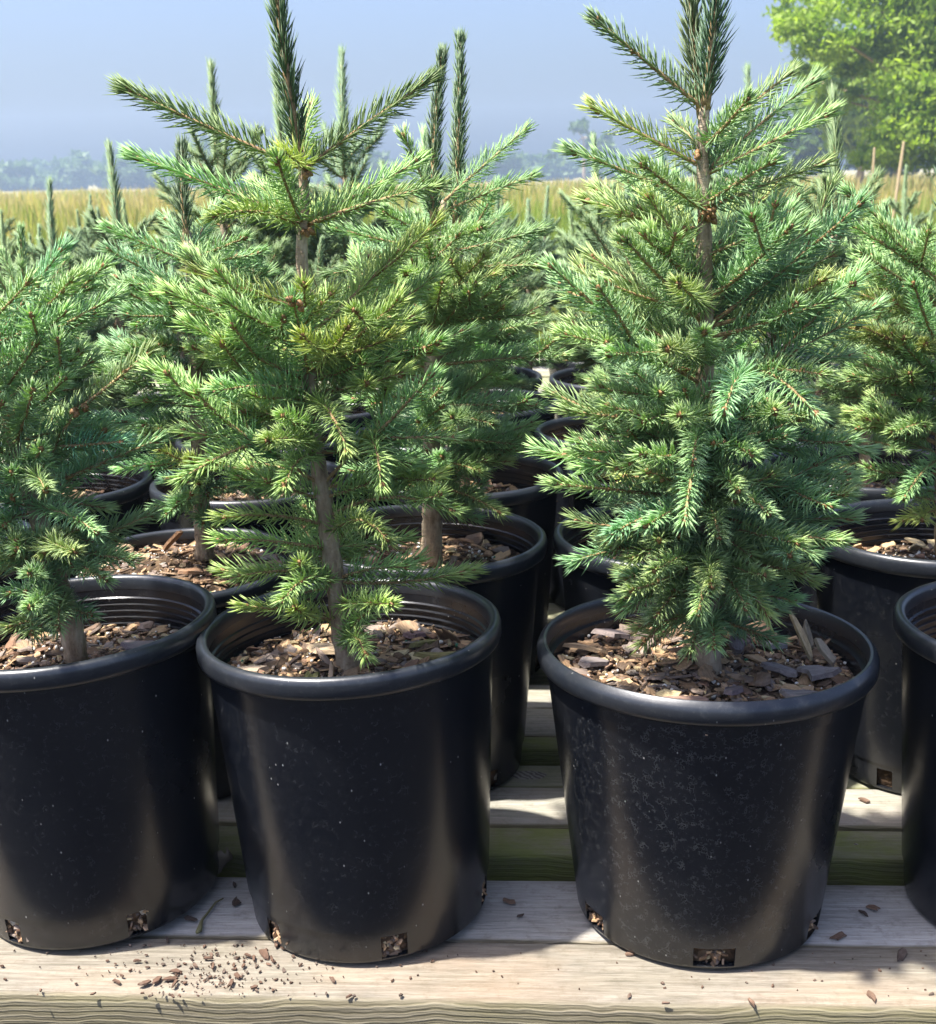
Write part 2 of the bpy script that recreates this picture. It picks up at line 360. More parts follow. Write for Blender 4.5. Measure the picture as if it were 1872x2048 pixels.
def side_paths(path, rng, n, frac, spread=0.75, upz=0.12, lo=0.25, hi=0.78):
    out = []; path = np.asarray(path); L = np.linalg.norm(path[-1] - path[0])
    for i in range(n):
        t = lo + (hi - lo) * (i + rng.random()) / n; k = min(len(path) - 2, int(t * (len(path) - 1)))
        p = path[k] + (path[k + 1] - path[k]) * (t * (len(path) - 1) - k); d = path[k + 1] - path[k]; d /= np.linalg.norm(d)
        lat = np.cross(d, [0, 0, 1.0]); nl = np.linalg.norm(lat); lat = lat / nl if nl > 1e-3 else np.array([1.0, 0, 0])
        sgn = 1 if i % 2 else -1
        dd = d * (0.75 + 0.2 * rng.random()) + lat * sgn * spread * (0.8 + 0.5 * rng.random()) + np.array([0, 0, upz + 0.18 * rng.normal()]); dd /= np.linalg.norm(dd)
        ln = L * frac * (1 - 0.45 * (t - lo)) * (0.75 + 0.5 * rng.random())
        e = p + dd * ln; m = (p + e) / 2 + np.array([0, 0, -0.05 * ln])
        out.append(curve3(p, m, e, 7))
    return out

def make_trunk(parent, root, path, radii, rng, sides=14, name='trunk'):
    path = np.asarray(path) - root
    # resample
    seg = np.linalg.norm(np.diff(path, axis=0), axis=1); cum = np.concatenate([[0], np.cumsum(seg)])
    n = max(10, int(cum[-1] / 0.006)); u = np.linspace(0, cum[-1], n)
    pp = np.stack([np.interp(u, cum, path[:, k]) for k in range(3)], 1); rr = np.interp(u, cum, radii)
    ker = np.array([.25, .5, .25])
    for _ in range(6):
        for k in range(3): pp[1:-1, k] = np.convolve(pp[:, k], ker, 'same')[1:-1]
    R = rr[:, None] * (1 + 0.05 * rng.normal(size=(n, 1)) + 0.05 * rng.normal(size=(n, sides)))
    V, F = tube(pp, R, sides)
    return add('trunk', mesh_from('trunk', V, F, M_BARK), parent)

TREE_LABELS = {}
def tree_root(loc, label, group=None):
    return empty('spruce_tree', tuple(loc), label, 'spruce', group)

NK = dict(dens=15.5, ln=0.0188, wd=0.00066)
def digit_tree(root_xyz, label, trunk, radii, Y, branches, color, seed, leaders, whorls=(), fill=None, tint_jit=0.10, group=None):
    """tree whose trunk and main branches follow the photograph (view points + depth); fill adds the rest all round"""
    rng = np.random.default_rng(seed); root = np.array(root_xyz)
    t = tree_root(root, label, group)
    tp = [P(x, y, Y + dy) for x, y, dy in trunk]
    tr = make_trunk(t, root, tp, radii, rng)
    tp = np.array(tp); zs = tp[:, 2]
    def on_trunk(z):
        o = np.argsort(zs); return np.array([np.interp(z, zs[o], tp[o, k]) for k in range(3)])
    def cj(): 
        j = 1 + tint_jit * rng.normal(); y = 0.08 * rng.normal()
        return (color[0] * j * (1 + y), color[1] * j, color[2] * j * (1 - y))
    for (x0, y0, d0, x1, y1, d1, r, *lf) in leaders:
        a, c = P(x0, y0, Y + d0), P(x1, y1, Y + d1); m = (a + c) / 2 + rng.normal(0, 0.003, 3)
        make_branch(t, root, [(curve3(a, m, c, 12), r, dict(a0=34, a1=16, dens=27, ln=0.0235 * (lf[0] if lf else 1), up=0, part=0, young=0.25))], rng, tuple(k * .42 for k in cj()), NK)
    for br in branches:
        x0, y0, x1, y1, dz = br[:5]; opt = br[5] if len(br) > 5 else {}
        d0 = opt.get('d0', 0.0); b = P(x0, y0, Y + d0)
        if not opt.get('off'): 
            zt = on_trunk(b[2]); b = b * 0.35 + zt * 0.65 if np.linalg.norm(b - zt) < 0.05 else b
        e = P(x1, y1, Y + dz); L = np.linalg.norm(e - b)
        m = (b + e) / 2 + np.array([0, 0, opt.get('arch', 0.0) * L]) + rng.normal(0, 0.02 * L, 3)
        path = curve3(b, m, e, 10)
        paths = [(path, 0.0011 + 0.006 * L, dict(s0=opt.get('bare', 0.05), young=opt.get('young', 1.0)))]
        ns = opt.get('sides', 0)
        for sp in side_paths(path, rng, ns, opt.get('frac', 0.45)): paths.append((sp, 0.0013, {}))
        nk = dict(NK); nk.update(opt.get('nk', {}))
        make_branch(t, root, paths, rng, tuple(k * opt.get('tone', 1.0) for k in cj()), nk)
    for fill in ([] if not fill else fill if isinstance(fill, list) else [fill]):
        for _ in range(fill['n']):
            y = fill['y0'] + (fill['y1'] - fill['y0']) * rng.random()
            c = on_trunk(P(trunk[0][0], y, Y)[2])
            hw = np.interp(y, fill['prof'][0], fill['prof'][1]) * S_DISP * Y / F_PX
            az = fill.get('az', lambda r: r.random() * 2 * math.pi)(rng)
            el = np.interp(y, [fill['y0'], fill['y1']], fill.get('el', [0.65, 0.05])) + 0.14 * rng.normal()
            L = hw * (0.55 + 0.42 * rng.random()) / max(0.6, math.cos(el))
            d = np.array([math.cos(az) * math.cos(el), math.sin(az) * math.cos(el), math.sin(el)])
            e = c + d * L; m = (c + e) / 2 + np.array([0, 0, (0.10 if el < 0.3 else -0.06) * L])
            path = curve3(c, m, e, 9)
            paths = [(path, 0.0011 + 0.006 * L, dict(s0=0.18))]
            for sp in side_paths(path, rng, int(L / 0.045), 0.55): paths.append((sp, 0.0013, {}))
            make_branch(t, root, paths, rng, cj(), NK)
    sc_parts = []
    for x, y, dd in whorls:
        p = P(x, y, Y + dd) - root
        for _ in range(7):
            d = rng.normal(0, 1, 3); sc_parts.append(bud_geo(p + d * 0.0022, d, 0.0055, rng))
    if sc_parts:
        V, F = join(sc_parts); add('bud_scales', mesh_from('bud_scales', V, F, M_BUD), t, kind='stuff')
    # appressed needles on the upper stem
    nd = Needles(); k = max(0, len(tp) - 5); nd.shoot(tp[k:] - root, rng, dens=4.5, ln=0.017, a0=24, a1=18, up=0, part=0, young=0.0, r0=0.005)
    add('needles', nd.mesh('stem_needles'), tr, kind='stuff', color=tuple(0.55 * c for c in color))
    return t

# ------------------------------------------------------------------ pots
def lathe_rows(rows, seg, skip=None):
    V, F = [], []
    for r, z in rows:
        for j in range(seg):
            a = 2 * math.pi * j / seg; V.append((r * math.cos(a), r * math.sin(a), z))
    for i in range(len(rows) - 1):
        for j in range(seg):
            if skip and skip(i, j): continue
            k = (j + 1) % seg; F.append((i * seg + j, i * seg + k, (i + 1) * seg + k, (i + 1) * seg + j))
    return V, F
POT_CACHE = {}
def pot_meshes(kind, holes, hole_w, hole_h, seg=120):
    if kind == 'ribbed': R, Rb, H = 0.1280, 0.1049, 0.2585
    else: R, Rb, H = 0.1400, 0.1047, 0.2440
    ro = lambda z: Rb + (R - 0.0075 - Rb) * (z / (H - 0.018))
    z0, z1 = 0.0035, 0.0035 + hole_h
    outer = [(Rb - 0.012, 0.0), (Rb - 0.0022, 0.0), (Rb - 0.0004, 0.0012), (ro(z0), z0), (ro(z1), z1)]
    if kind == 'ribbed': outer = [(r - 0.0016 if z > 0.001 else r - 0.0012, z) for r, z in outer] + [(ro(0.030) - 0.0016, 0.030), (ro(0.0306), 0.0306)]
    else: outer += [(ro(0.03), 0.03)]
    for z in np.linspace(0.05, H - 0.036, 9): outer.append((ro(z), z))
    if kind == 'ribbed': outer += [(ro(H - 0.026), H - 0.026), (ro(H - 0.014), H - 0.014)]
    else: outer += [(ro(H - 0.031), H - 0.031), (ro(H - 0.0305) + 0.0011, H - 0.0303), (ro(H - 0.02) + 0.0011, H - 0.012)]
    th = 0.0022
    inner = []
    zi = H - 0.010; inner.append((ro(zi) - th, zi))
    if kind == 'ribbed':
        for k in range(6):
            z = H - 0.022 - 0.0062 * k
            inner += [(ro(z) - th, z + 0.0014), (ro(z) - th - 0.0019, z + 0.0004), (ro(z) - th - 0.0019, z - 0.0004), (ro(z) - th, z - 0.0014)]
    else:
        z = H - 0.021; inner += [(ro(z) - th + 0.001, z + 0.0006), (ro(z) - th - 0.0026, z), (ro(z) - th - 0.003, z - 0.004)]
    for z in np.linspace(H - 0.075, 0.05, 5): inner.append((ro(z) - th, z))
    inner += [(ro(z1) - th, z1), (ro(z0) - th, z0), (Rb - 0.014, 0.0030)]
    rows = outer + inner; no = len(outer)
    oi = 3; ii = no + len(inner) - 3               # row index where hole rows start (outer), inner z1 row
    dj = 2 * math.pi / seg; hs = []
    for a in holes:
        hw = hole_w / Rb / 2; lo = int(round((a - hw) / dj)); hi = int(round((a + hw) / dj)); hs.append((lo, hi))
    hset = {j % seg for lo, hi in hs for j in range(lo, hi)}
    def skip(i, j): return j in hset and i in (oi, ii)
    V, F = lathe_rows(rows, seg, skip)
    idx = lambda i, j: i * seg + (j % seg)
    for lo, hi in hs:
        for j in range(lo, hi):
            F.append((idx(oi, j), idx(oi, j + 1), idx(ii + 1, j + 1), idx(ii + 1, j)))
            F.append((idx(oi + 1, j + 1), idx(oi + 1, j), idx(ii, j), idx(ii, j + 1)))
        for j, s in ((lo, 1), (hi, -1)):
            q = (idx(oi, j), idx(ii + 1, j), idx(ii, j), idx(oi + 1, j)); F.append(q if s > 0 else q[::-1])
    # floor of the pot
    V.append((0, 0, 0.0)); c0 = len(V) - 1
    F += [(c0, idx(0, j + 1), idx(0, j)) for j in range(seg)]
    V.append((0, 0, 0.003)); c1 = len(V) - 1; li = len(rows) - 1
    F += [(c1, idx(li, j), idx(li, j + 1)) for j in range(seg)]
    body = mesh_from('pot_body', V, F, M_POT if kind == 'ribbed' else M_POT_DUSTY)
    ri = ro(H - 0.008) - th
    if kind == 'ribbed':
        prof = [(ri - 0.0006, H - 0.013), (ri - 0.0008, H - 0.004), (ri + 0.0006, H - 0.0012), (ri + 0.003, H), (R - 0.0035, H - 0.0002), (R - 0.0010, H - 0.0022), (R, H - 0.006), (R - 0.0002, H - 0.0135), (R - 0.0014, H - 0.0168), (R - 0.0036, H - 0.0182), (ro(H - 0.018) - 0.001, H - 0.0175)]
    else:
        prof = [(ri - 0.0004, H - 0.013), (ri - 0.0006, H - 0.003), (ri + 0.0008, H - 0.0006), (ri + 0.003, H), (R - 0.005, H - 0.0006), (R - 0.0016, H - 0.0034), (R, H - 0.0075), (R - 0.0004, H - 0.0150), (R - 0.0020, H - 0.0178), (R - 0.0042, H - 0.0186), (ro(H - 0.019) + 0.0002, H - 0.018)]
    V, F = lathe_rows(prof, seg); rim = mesh_from('pot_rim', V, F, M_RIM)
    for me in (body, rim):
        try: me.set_sharp_from_angle(angle=rad(42))
        except Exception: pass
    return body, rim, dict(R=R, Rb=Rb, H=H, ro=ro, th=th)
def lean_matrix(x, y, lx, ly, z=0.0):
    ax = Vector((lx, ly, 1)).normalized(); X = Vector((1, 0, -lx)).normalized(); Yv = ax.cross(X)
    m = Matrix((X, Yv, ax)).transposed().to_4x4(); m.translation = (x, y, z); return m
def make_pot(x, y, lx, ly, kind, label, holes, key=None, group=None, hole=(0.020, 0.0205)):
    z = 0.0012 + 0.1 * 0.35 * math.hypot(lx, ly)
    k = (kind, key)
    if k not in POT_CACHE: POT_CACHE[k] = pot_meshes(kind, holes, *hole)
    body, rim, info = POT_CACHE[k]
    o = empty('nursery_pot', (0, 0, 0), label, 'pot', group); o.matrix_world = lean_matrix(x, y, lx, ly, z)
    add('body', body, o); add('rim', rim, o)
    return o, info

# ------------------------------------------------------------------ mulch
CHIP_COL = [(0.40, 0.27, 0.17), (0.33, 0.215, 0.14), (0.24, 0.155, 0.10), (0.155, 0.098, 0.066), (0.34, 0.235, 0.15), (0.16, 0.125, 0.115), (0.20, 0.165, 0.155), (0.085, 0.058, 0.043), (0.46, 0.34, 0.22), (0.27, 0.19, 0.135), (0.12, 0.085, 0.068), (0.19, 0.115, 0.085)]
CHIP_COL = [(min(.5, 1.20 * c[0]), 1.17 * c[1], 1.02 * c[2]) for c in CHIP_COL]
def chip_geo(rng, L, Wd, th, n=8):
    a = np.sort(np.linspace(0, 2 * math.pi, n, endpoint=False) + rng.normal(0, 0.17, n))
    r = 1 + rng.normal(0, 0.22, n); x, y = L / 2 * r * np.sign(np.cos(a)) * np.abs(np.cos(a)) ** 0.8, Wd / 2 * r * np.sin(a)
    bend = rng.normal(0, 0.16) * L; z = bend * (x / L) ** 2 + rng.normal(0, 0.12 * th, n)
    tp = np.stack([x * 0.92, y * 0.90, z + th / 2], 1); bt = np.stack([x, y, z - th / 2 + rng.normal(0, 0.1 * th, n)], 1)
    V = np.concatenate([tp, bt]); F = [tuple(range(n)), tuple(range(2 * n - 1, n - 1, -1))]
    F += [(i, n + i, n + (i + 1) % n, (i + 1) % n) for i in range(n)]
    return V, F
_rc = np.random.default_rng(5)
CHIPS = []
for i in range(22):
    L = 0.010 + 0.020 * _rc.random() ** 1.4; ar = 0.35 + 0.5 * _rc.random()
    if i % 7 == 6: L, ar = 0.022 + 0.016 * _rc.random(), 0.16
    V, F = chip_geo(_rc, L, L * ar, 0.0010 + 0.0013 * _rc.random(), 8 + i % 4)
    CHIPS.append(mesh_from('bark_chip', V, F, M_CHIP, smooth=False))
def tinted(name, parts, cols, mat, smooth=False):
    V, F = join(parts); me = mesh_from(name, V, F, mat, smooth)
    A = np.concatenate([np.tile((*c, 1.0), (len(v), 1)) for (v, f), c in zip(parts, cols)])
    at = me.attributes.new('tint', 'FLOAT_COLOR', 'POINT'); at.data.foreach_set('color', A.astype(np.float32).ravel()); return me
def rot_from(rng, tilt):
    yaw = rng.random() * 6.283; tx, ty = rng.normal(0, tilt, 2)
    return (Matrix.Rotation(yaw, 3, 'Z') @ Matrix.Rotation(tx, 3, 'X') @ Matrix.Rotation(ty, 3, 'Y'))
ICO_V = None
def pebble(rng, r):
    t = (1 + 5 ** .5) / 2
    v = np.array([(-1, t, 0), (1, t, 0), (-1, -t, 0), (1, -t, 0), (0, -1, t), (0, 1, t), (0, -1, -t), (0, 1, -t), (t, 0, -1), (t, 0, 1), (-t, 0, -1), (-t, 0, 1)]) / 1.9
    f = [(0, 11, 5), (0, 5, 1), (0, 1, 7), (0, 7, 10), (0, 10, 11), (1, 5, 9), (5, 11, 4), (11, 10, 2), (10, 7, 6), (7, 1, 8), (3, 9, 4), (3, 4, 2), (3, 2, 6), (3, 6, 8), (3, 8, 9), (4, 9, 5), (2, 4, 11), (6, 2, 10), (8, 6, 7), (9, 8, 1)]
    return v * r * (1 + rng.normal(0, 0.12, (12, 1))) * (0.7 + 0.5 * rng.random(3)), f
def make_mulch(pot, info, depth, n_chip, n_bits, label, seed, mound=0.004, detail=True, group=None, big=(), holes=()):
    rng = np.random.default_rng(seed); H, ro, th = info['H'], info['ro'], info['th']; zt = H - depth
    o = empty('bark_mulch', (0, 0, 0), label, 'mulch', group); o.matrix_world = pot.matrix_world.copy()
    seg, rings = 56, 16; Rt = ro(zt) - th - 0.0012; V, F = [], []
    def hz(x, y): 
        r = math.hypot(x, y) / Rt
        return zt + mound * (1 - r * r) + 0.0022 * math.sin(x * 61 + seed) * math.cos(y * 53 + seed * 2) + 0.0012 * math.sin(x * 190 + y * 140)
    V.append((0, 0, hz(0, 0)))
    for i in range(1, rings + 1):
        for j in range(seg):
            a = 2 * math.pi * j / seg; r = Rt * i / rings; x, y = r * math.cos(a), r * math.sin(a); V.append((x, y, hz(x, y) + 0.0012 * rng.normal() * (i < rings)))
    F += [(0, 1 + j, 1 + (j + 1) % seg) for j in range(seg)]
    for i in range(rings - 1):
        for j in range(seg):
            k = (j + 1) % seg; a0 = 1 + i * seg; F.append((a0 + j, a0 + seg + j, a0 + seg + k, a0 + k))
    last = 1 + (rings - 1) * seg
    for r, z in ((ro(0.05) - th - 0.0012, 0.05), (ro(0.004) - th - 0.004, 0.0042)):
        b = len(V)
        for j in range(seg): a = 2 * math.pi * j / seg; V.append((r * math.cos(a) + 0.0006 * rng.normal(), r * math.sin(a) + 0.0006 * rng.normal(), z))
        F += [(last + j, b + j, b + (j + 1) % seg, last + (j + 1) % seg) for j in range(seg)]; last = b
    add('soil', mesh_from('soil', V, F, M_SOIL), o)
    def spot(rmax):
        r = rmax * math.sqrt(rng.random()); a = rng.random() * 6.283; return r * math.cos(a), r * math.sin(a)
    for i in range(n_chip):
        me = CHIPS[int(rng.integers(len(CHIPS)))]; x, y = spot(Rt - 0.010)
        if math.hypot(x, y) < 0.014: continue
        c = np.array(CHIP_COL[int(rng.integers(len(CHIP_COL)))]) * (0.75 + 0.5 * rng.random())
        q = add('bark_chip', me, o, color=tuple(c)); s = 0.48 + 0.58 * rng.random()
        m = rot_from(rng, 0.30).to_4x4() @ Matrix.Scale(s, 4); m.translation = (x, y, hz(x, y) + 0.0012 + 0.005 * rng.random()); q.matrix_local = m
    for (x, y, L, wd, yaw, tilt, col, up) in big:
        V, F = chip_geo(rng, L, wd, 0.0035, 9); q = add('bark_chip', mesh_from('large_bark_chip', V, F, M_CHIP, False), o, color=col)
        m = (Matrix.Rotation(yaw, 4, 'Z') @ Matrix.Rotation(tilt, 4, 'Y')); m.translation = (x, y, hz(x, y) + 0.006 + up); q.matrix_local = m
    parts, cols = [], []
    for i in range(n_bits):
        L = 0.003 + 0.008 * rng.random() ** 1.5 if detail else 0.007 + 0.018 * rng.random()
        V, F = chip_geo(rng, L, L * (0.25 + 0.5 * rng.random()), 0.0011 + 0.001 * rng.random(), 5); x, y = spot(Rt - 0.004)
        V = V @ np.array(rot_from(rng, 0.35)).T + np.array([x, y, hz(x, y) + 0.0006 + (0.0025 if detail else 0.004) * rng.random()])
        parts.append((V, F)); cols.append(np.array(CHIP_COL[int(rng.integers(len(CHIP_COL)))]) * (0.6 + 0.7 * rng.random()))
    for ha in holes:
        for i in range(34):
            L = 0.004 + 0.007 * rng.random(); V, F = chip_geo(rng, L, L * .6, .0015, 6); a = ha + rng.normal(0, .07); q = ro(.012) - th - .0022 - .0035 * rng.random()
            V = V @ np.array(rot_from(rng, .9)).T + np.array([q * math.cos(a), q * math.sin(a), .004 + .018 * rng.random()])
            parts.append((V, F)); cols.append(np.array(CHIP_COL[int(rng.integers(len(CHIP_COL)))]) * (0.6 + 0.9 * rng.random()))
    add('bark_bits', tinted('bark_bits', parts, cols, M_BITS), o, kind='stuff')
    if detail:
        pp = []
        for i in range(150):
            x, y = spot(Rt - 0.004); V, F = pebble(rng, 0.0008 + 0.0014 * rng.random() ** 2); pp.append((V + np.array([x, y, hz(x, y) + 0.0035 * rng.random() + 0.001]), F))
        V, F = join(pp); add('perlite', mesh_from('perlite', V, F, M_PERLITE), o, kind='stuff')
        pp = []
        for i in range(9):
            x, y = spot(Rt - 0.008); V, F = pebble(rng, 0.0019); pp.append((V + np.array([x, y, hz(x, y) + 0.004]), F))
        V, F = join(pp); add('fertilizer_beads', mesh_from('fertilizer_beads', V, F, M_BEAD), o, kind='stuff')
    return o

# ================================================================== the place
GROUND_Z = -0.16
V, F = [], []
_xs = np.concatenate([np.linspace(-900, -60, 8), np.linspace(-40, 40, 21), np.linspace(60, 900, 8)]); _ys = np.concatenate([np.linspace(-30, 60, 19), np.linspace(80, 1500, 14)])
for y in _ys:
    for x in _xs: V.append((x, y, GROUND_Z))
nx = len(_xs)
for j in range(len(_ys) - 1):
    for i in range(nx - 1): F.append((j * nx + i, j * nx + i + 1, (j + 1) * nx + i + 1, (j + 1) * nx + i))
g = add('ground', mesh_from('ground', V, F, M_GROUND)); g['kind'] = 'structure'

# ---- meadow grass (nobody could count it)
def soup(name, P0, ax, bx, cols, mat):
    """n leaf quads from centres and two half axes"""
    n = len(P0); V = np.stack([P0 - ax - bx * 0.25, P0 + bx * -1.0, P0 + ax + bx * 0.25, P0 + bx], 1).reshape(-1, 3)
    me = bpy.data.meshes.new(name); me.vertices.add(4 * n); me.vertices.foreach_set('co', V.astype(np.float32).ravel())
    me.loops.add(4 * n); me.loops.foreach_set('vertex_index', np.arange(4 * n, dtype=np.int32)); me.polygons.add(n)
    me.polygons.foreach_set('loop_start', np.arange(0, 4 * n, 4, dtype=np.int32)); me.polygons.foreach_set('loop_total', np.full(n, 4, np.int32))
    at = me.attributes.new('tint', 'FLOAT_COLOR', 'POINT'); A = np.ones((n, 4, 4)); A[:, :, :3] = cols[:, None, None] if cols.ndim == 1 else cols[:, None, :]
    at.data.foreach_set('color', A.astype(np.float32).ravel()); me.materials.append(mat); me.update(calc_edges=True); return me
rg = np.random.default_rng(11)
def grass(n, y0, y1, h0, h1, wd, green):
    y = y0 * (y1 / y0) ** rg.random(n); x = (rg.random(n) * 2 - 1) * (0.55 * y + 2.5)
    h = h0 + (h1 - h0) * rg.random(n) ** 1.6
    patch = 0.5 + 0.5 * np.sin(x * 0.55 + 1.3 * np.sin(y * 0.23)) * np.cos(y * 0.31 + 0.6 * x * 0.4)
    lean = rg.normal(0, 0.16, (n, 2)) * h[:, None]
    base = np.stack([x, y, np.full(n, GROUND_Z)], 1); tip = base + np.stack([lean[:, 0], lean[:, 1], h], 1)
    an = rg.random(n) * math.pi; wv = np.stack([np.cos(an), np.sin(an), 0 * an], 1) * (wd * (0.6 + 0.8 * rg.random(n)) * (y / y0) ** 0.6)[:, None]
    c = np.clip(0.05 + 1.0 * patch + rg.normal(0, 0.22, n) - green, 0, 1)
    return (base + tip) / 2, wv, (tip - base) / 2, c
Gp = [grass(34000, 4.6, 16, 0.22, 0.62, 0.010, 0.35), grass(34000, 15, 75, 0.30, 0.60, 0.020, 0.0), grass(9000, 14, 70, 0.45, 0.75, 0.016, -0.25)]
G4 = [np.concatenate([q[k] for q in Gp]) for k in range(4)]
go = add('meadow_grass', soup('meadow_grass', G4[0], G4[1], G4[2], G4[3], M_GRASS), kind='stuff'); tag(go, 'golden and green meadow grass stretching to the far tree line', 'grass')

# ---- broad-leaved trees
def leafy_tree(name, label, cat, base, trunk_h, trunk_r, blobs, n, leaf, mat, seed, group=None, limbs=6):
    """blobs: (centre offset xyz, radii xyz) of the crown's clumps, relative to the tree's foot"""
    r = np.random.default_rng(seed); t = empty(name, tuple(base), label, cat, group)
    path = [np.array([0, 0, -0.2]), np.array([r.normal(0, .1), r.normal(0, .1), trunk_h * 0.5]) , np.array([r.normal(0, .25), r.normal(0, .25), trunk_h])]
    parts = [tube(curve3(*path, 8), np.linspace(trunk_r, trunk_r * 0.45, 8), 8)]
    for i in range(limbs):
        c, rr = blobs[i % len(blobs)]; c = np.array(c); s = np.array(path[1]) * (0.6 + 0.4 * r.random()) if i % 2 else np.array(path[2])
        parts.append(tube(curve3(s, (s + c) / 2 + r.normal(0, 0.15, 3), c + np.array(rr) * r.normal(0, 0.3, 3), 7), np.linspace(trunk_r * 0.35, trunk_r * 0.08, 7), 6))
    V, F = join(parts); add('trunk', mesh_from('trunk', V, F, M_BARK), t)
    vol = np.array([np.prod(q[1]) for q in blobs]) ** 0.75; vol /= vol.sum(); Pp, cc = [], []
    for (c, rr), v in zip(blobs, vol):
        k = max(20, int(n * v)); nsub = max(4, k // 45)
        sd = r.normal(0, 1, (nsub, 3)); sd /= np.linalg.norm(sd, axis=1)[:, None]
        sc_ = np.array(c) + sd * np.array(rr) * (0.55 + 0.45 * r.random((nsub, 1)))          # twig clumps near the crown's skin
        w_ = r.integers(0, nsub, k); off = r.normal(0, 1, (k, 3)) * np.array(rr) * 0.135 * np.array([1.2, 1.2, 0.75])
        Pp.append(sc_[w_] + off); cc.append(np.clip(0.5 + r.normal(0, 0.18, nsub)[w_] + r.normal(0, 0.16, k), 0, 1))
    Pp = np.concatenate(Pp); cc = np.concatenate(cc); k = len(Pp)
    a = r.normal(0, 1, (k, 3)); a[:, 2] *= 0.6; a /= np.linalg.norm(a, axis=1)[:, None]; b = np.cross(a, r.normal(0, 1, (k, 3))); b /= np.linalg.norm(b, axis=1)[:, None]
    sz = leaf * (0.6 + 0.8 * r.random(k))[:, None]
    add('crown', soup('crown', Pp, a * sz * 0.45, b * sz, cc, mat), t, kind='stuff')
    return t
D0 = 24.0
def off(xd, yd, Y, base): return tuple(P(xd, yd, Y) - np.array(base))
bt = P(1935, 345, D0); bt[2] = GROUND_Z
bl = []
for x, y, dy, rx, rz in [(1750, -60, 0, 1.3, 0.85), (1640, 60, -.5, .85, .60), (1575, 20, .2, .60, .42), (1790, 80, .8, .9, .8), (1690, 110, .3, .6, .45), (1650, 190, .5, .42, .34), (1840, 190, -1.2, 1.0, .95), (1790, 250, -1.0, .72, .62), (1870, 20, -1, 1.1, 1.0), (1740, 300, 0, .50, .40), (1900, 290, -.8, 1.0, .55), (2010, 100, 0, 1.5, 1.4), (1960, -200, 0, 2.0, 1.2), (1590, 140, 1.2, .35, .3)]:
    bl.append((off(x, y, D0 + dy, bt), (rx, rx * 1.1, rz)))
leafy_tree('broadleaf_tree', 'tall light green broad-leaved tree overhanging the meadow beside the stakes', 'tree', bt, 3.4, 0.17, bl, 70000, 0.062, M_LEAF, 3, limbs=14)
for i, (x, Y, hh, ww) in enumerate([(1690, 40, 4.2, 2.2), (1585, 70, 4.6, 2.6), (1770, 52, 4.2, 3.0)]):
    b0 = P(x, 345, Y); b0[2] = GROUND_Z; r_ = np.random.default_rng(40 + i)
    bb = [((r_.normal(0, ww * .35), r_.normal(0, ww * .3), hh * (0.35 + 0.5 * r_.random())), (ww * .55, ww * .5, hh * .28)) for _ in range(7)]
    leafy_tree('hedge_tree', ['bushy mid-distance tree right behind the pale stakes', 'hazy rounded tree left of the tall broad-leaved tree', 'low dark shrubby tree at the foot of the tall broad-leaved tree'][i], 'tree', b0, hh * .5, .14, bb, 7000 if i == 0 else 3500, 0.14 if i == 0 else 0.26, M_LEAF if i == 0 else M_FAR, 50 + i)
far = [(-70, 322, 205, 7), (30, 320, 190, 7.5), (90, 316, 215, 6.5), (145, 305, 200, 6), (215, 292, 210, 7), (262, 318, 180, 6), (310, 312, 185, 7), (395, 275, 175, 8), (455, 318, 190, 6), (520, 322, 200, 7), (620, 318, 215, 7), (700, 308, 190, 7), (750, 300, 175, 6), (830, 312, 200, 7), (960, 300, 175, 5.5), (1050, 306, 190, 6), (1110, 318, 200, 6), (1150, 232, 150, 4.6), (1215, 312, 190, 6.5), (1290, 318, 205, 7), (1460, 312, 190, 7), (1540, 300, 175, 7)]
for i, (x, ytop, Y, ww) in enumerate(far):
    tp_ = P(x, ytop, Y); b0 = np.array([tp_[0], Y, GROUND_Z]); hh = tp_[2] - GROUND_Z; r_ = np.random.default_rng(70 + i)
    lacy = (x == 1150)
    bb = [((r_.normal(0, ww * .34), r_.normal(0, ww * .3), hh * (0.08 + 0.66 * r_.random())), (ww * .5, ww * .45, hh * .22)) for _ in range(9)] + [((0, 0, hh * .8), (ww * .4, ww * .4, hh * .2))]
    if lacy: bb = [((r_.normal(0, 2.2), r_.normal(0, 1.5), hh * (.45 + .5 * r_.random())), (1.4, 1.3, 1.0)) for _ in range(8)]
    leafy_tree('far_tree', 'tall lacy open-crowned tree rising above the far tree line' if lacy else 'hazy blue rounded tree of the far tree line across the meadow', 'tree', b0, hh * .7, .25, bb, 420 if lacy else 1500, 0.55 if lacy else 1.0, M_FAR, 90 + i, None if lacy else 'far tree line')

# ---- stakes in the meadow
def stake(label, xt, yt, xb, yb, Y, r, group=None):
    a = P(xt, yt, Y); b = P(xb, yb, Y); d = b - a; b = a + d * ((GROUND_Z - 0.1 - a[2]) / d[2]); root = np.array([b[0], b[1], GROUND_Z])
    n = 7; path = [b + (a - b) * t for t in np.linspace(0, 1, n)]; rr = np.full(n, r); rr[-1] = r * .8
    V, F = tube(np.array(path) - root, rr, 6); o = add('wooden_stake', mesh_from('wooden_stake', V, F, M_STAKE, False), loc=tuple(root)); tag(o, label, 'stake', group)
stake('pale upright wooden stake, the shorter of the pair under the broad-leaved tree', 1722, 290, 1717, 372, 9.0, 0.0095)
stake('pale leaning wooden stake, the taller of the pair under the broad-leaved tree', 1780, 278, 1762, 405, 8.6, 0.0105)
stake('small distant wooden stake in the golden meadow', 1313, 316, 1314, 345, 22.0, 0.016)

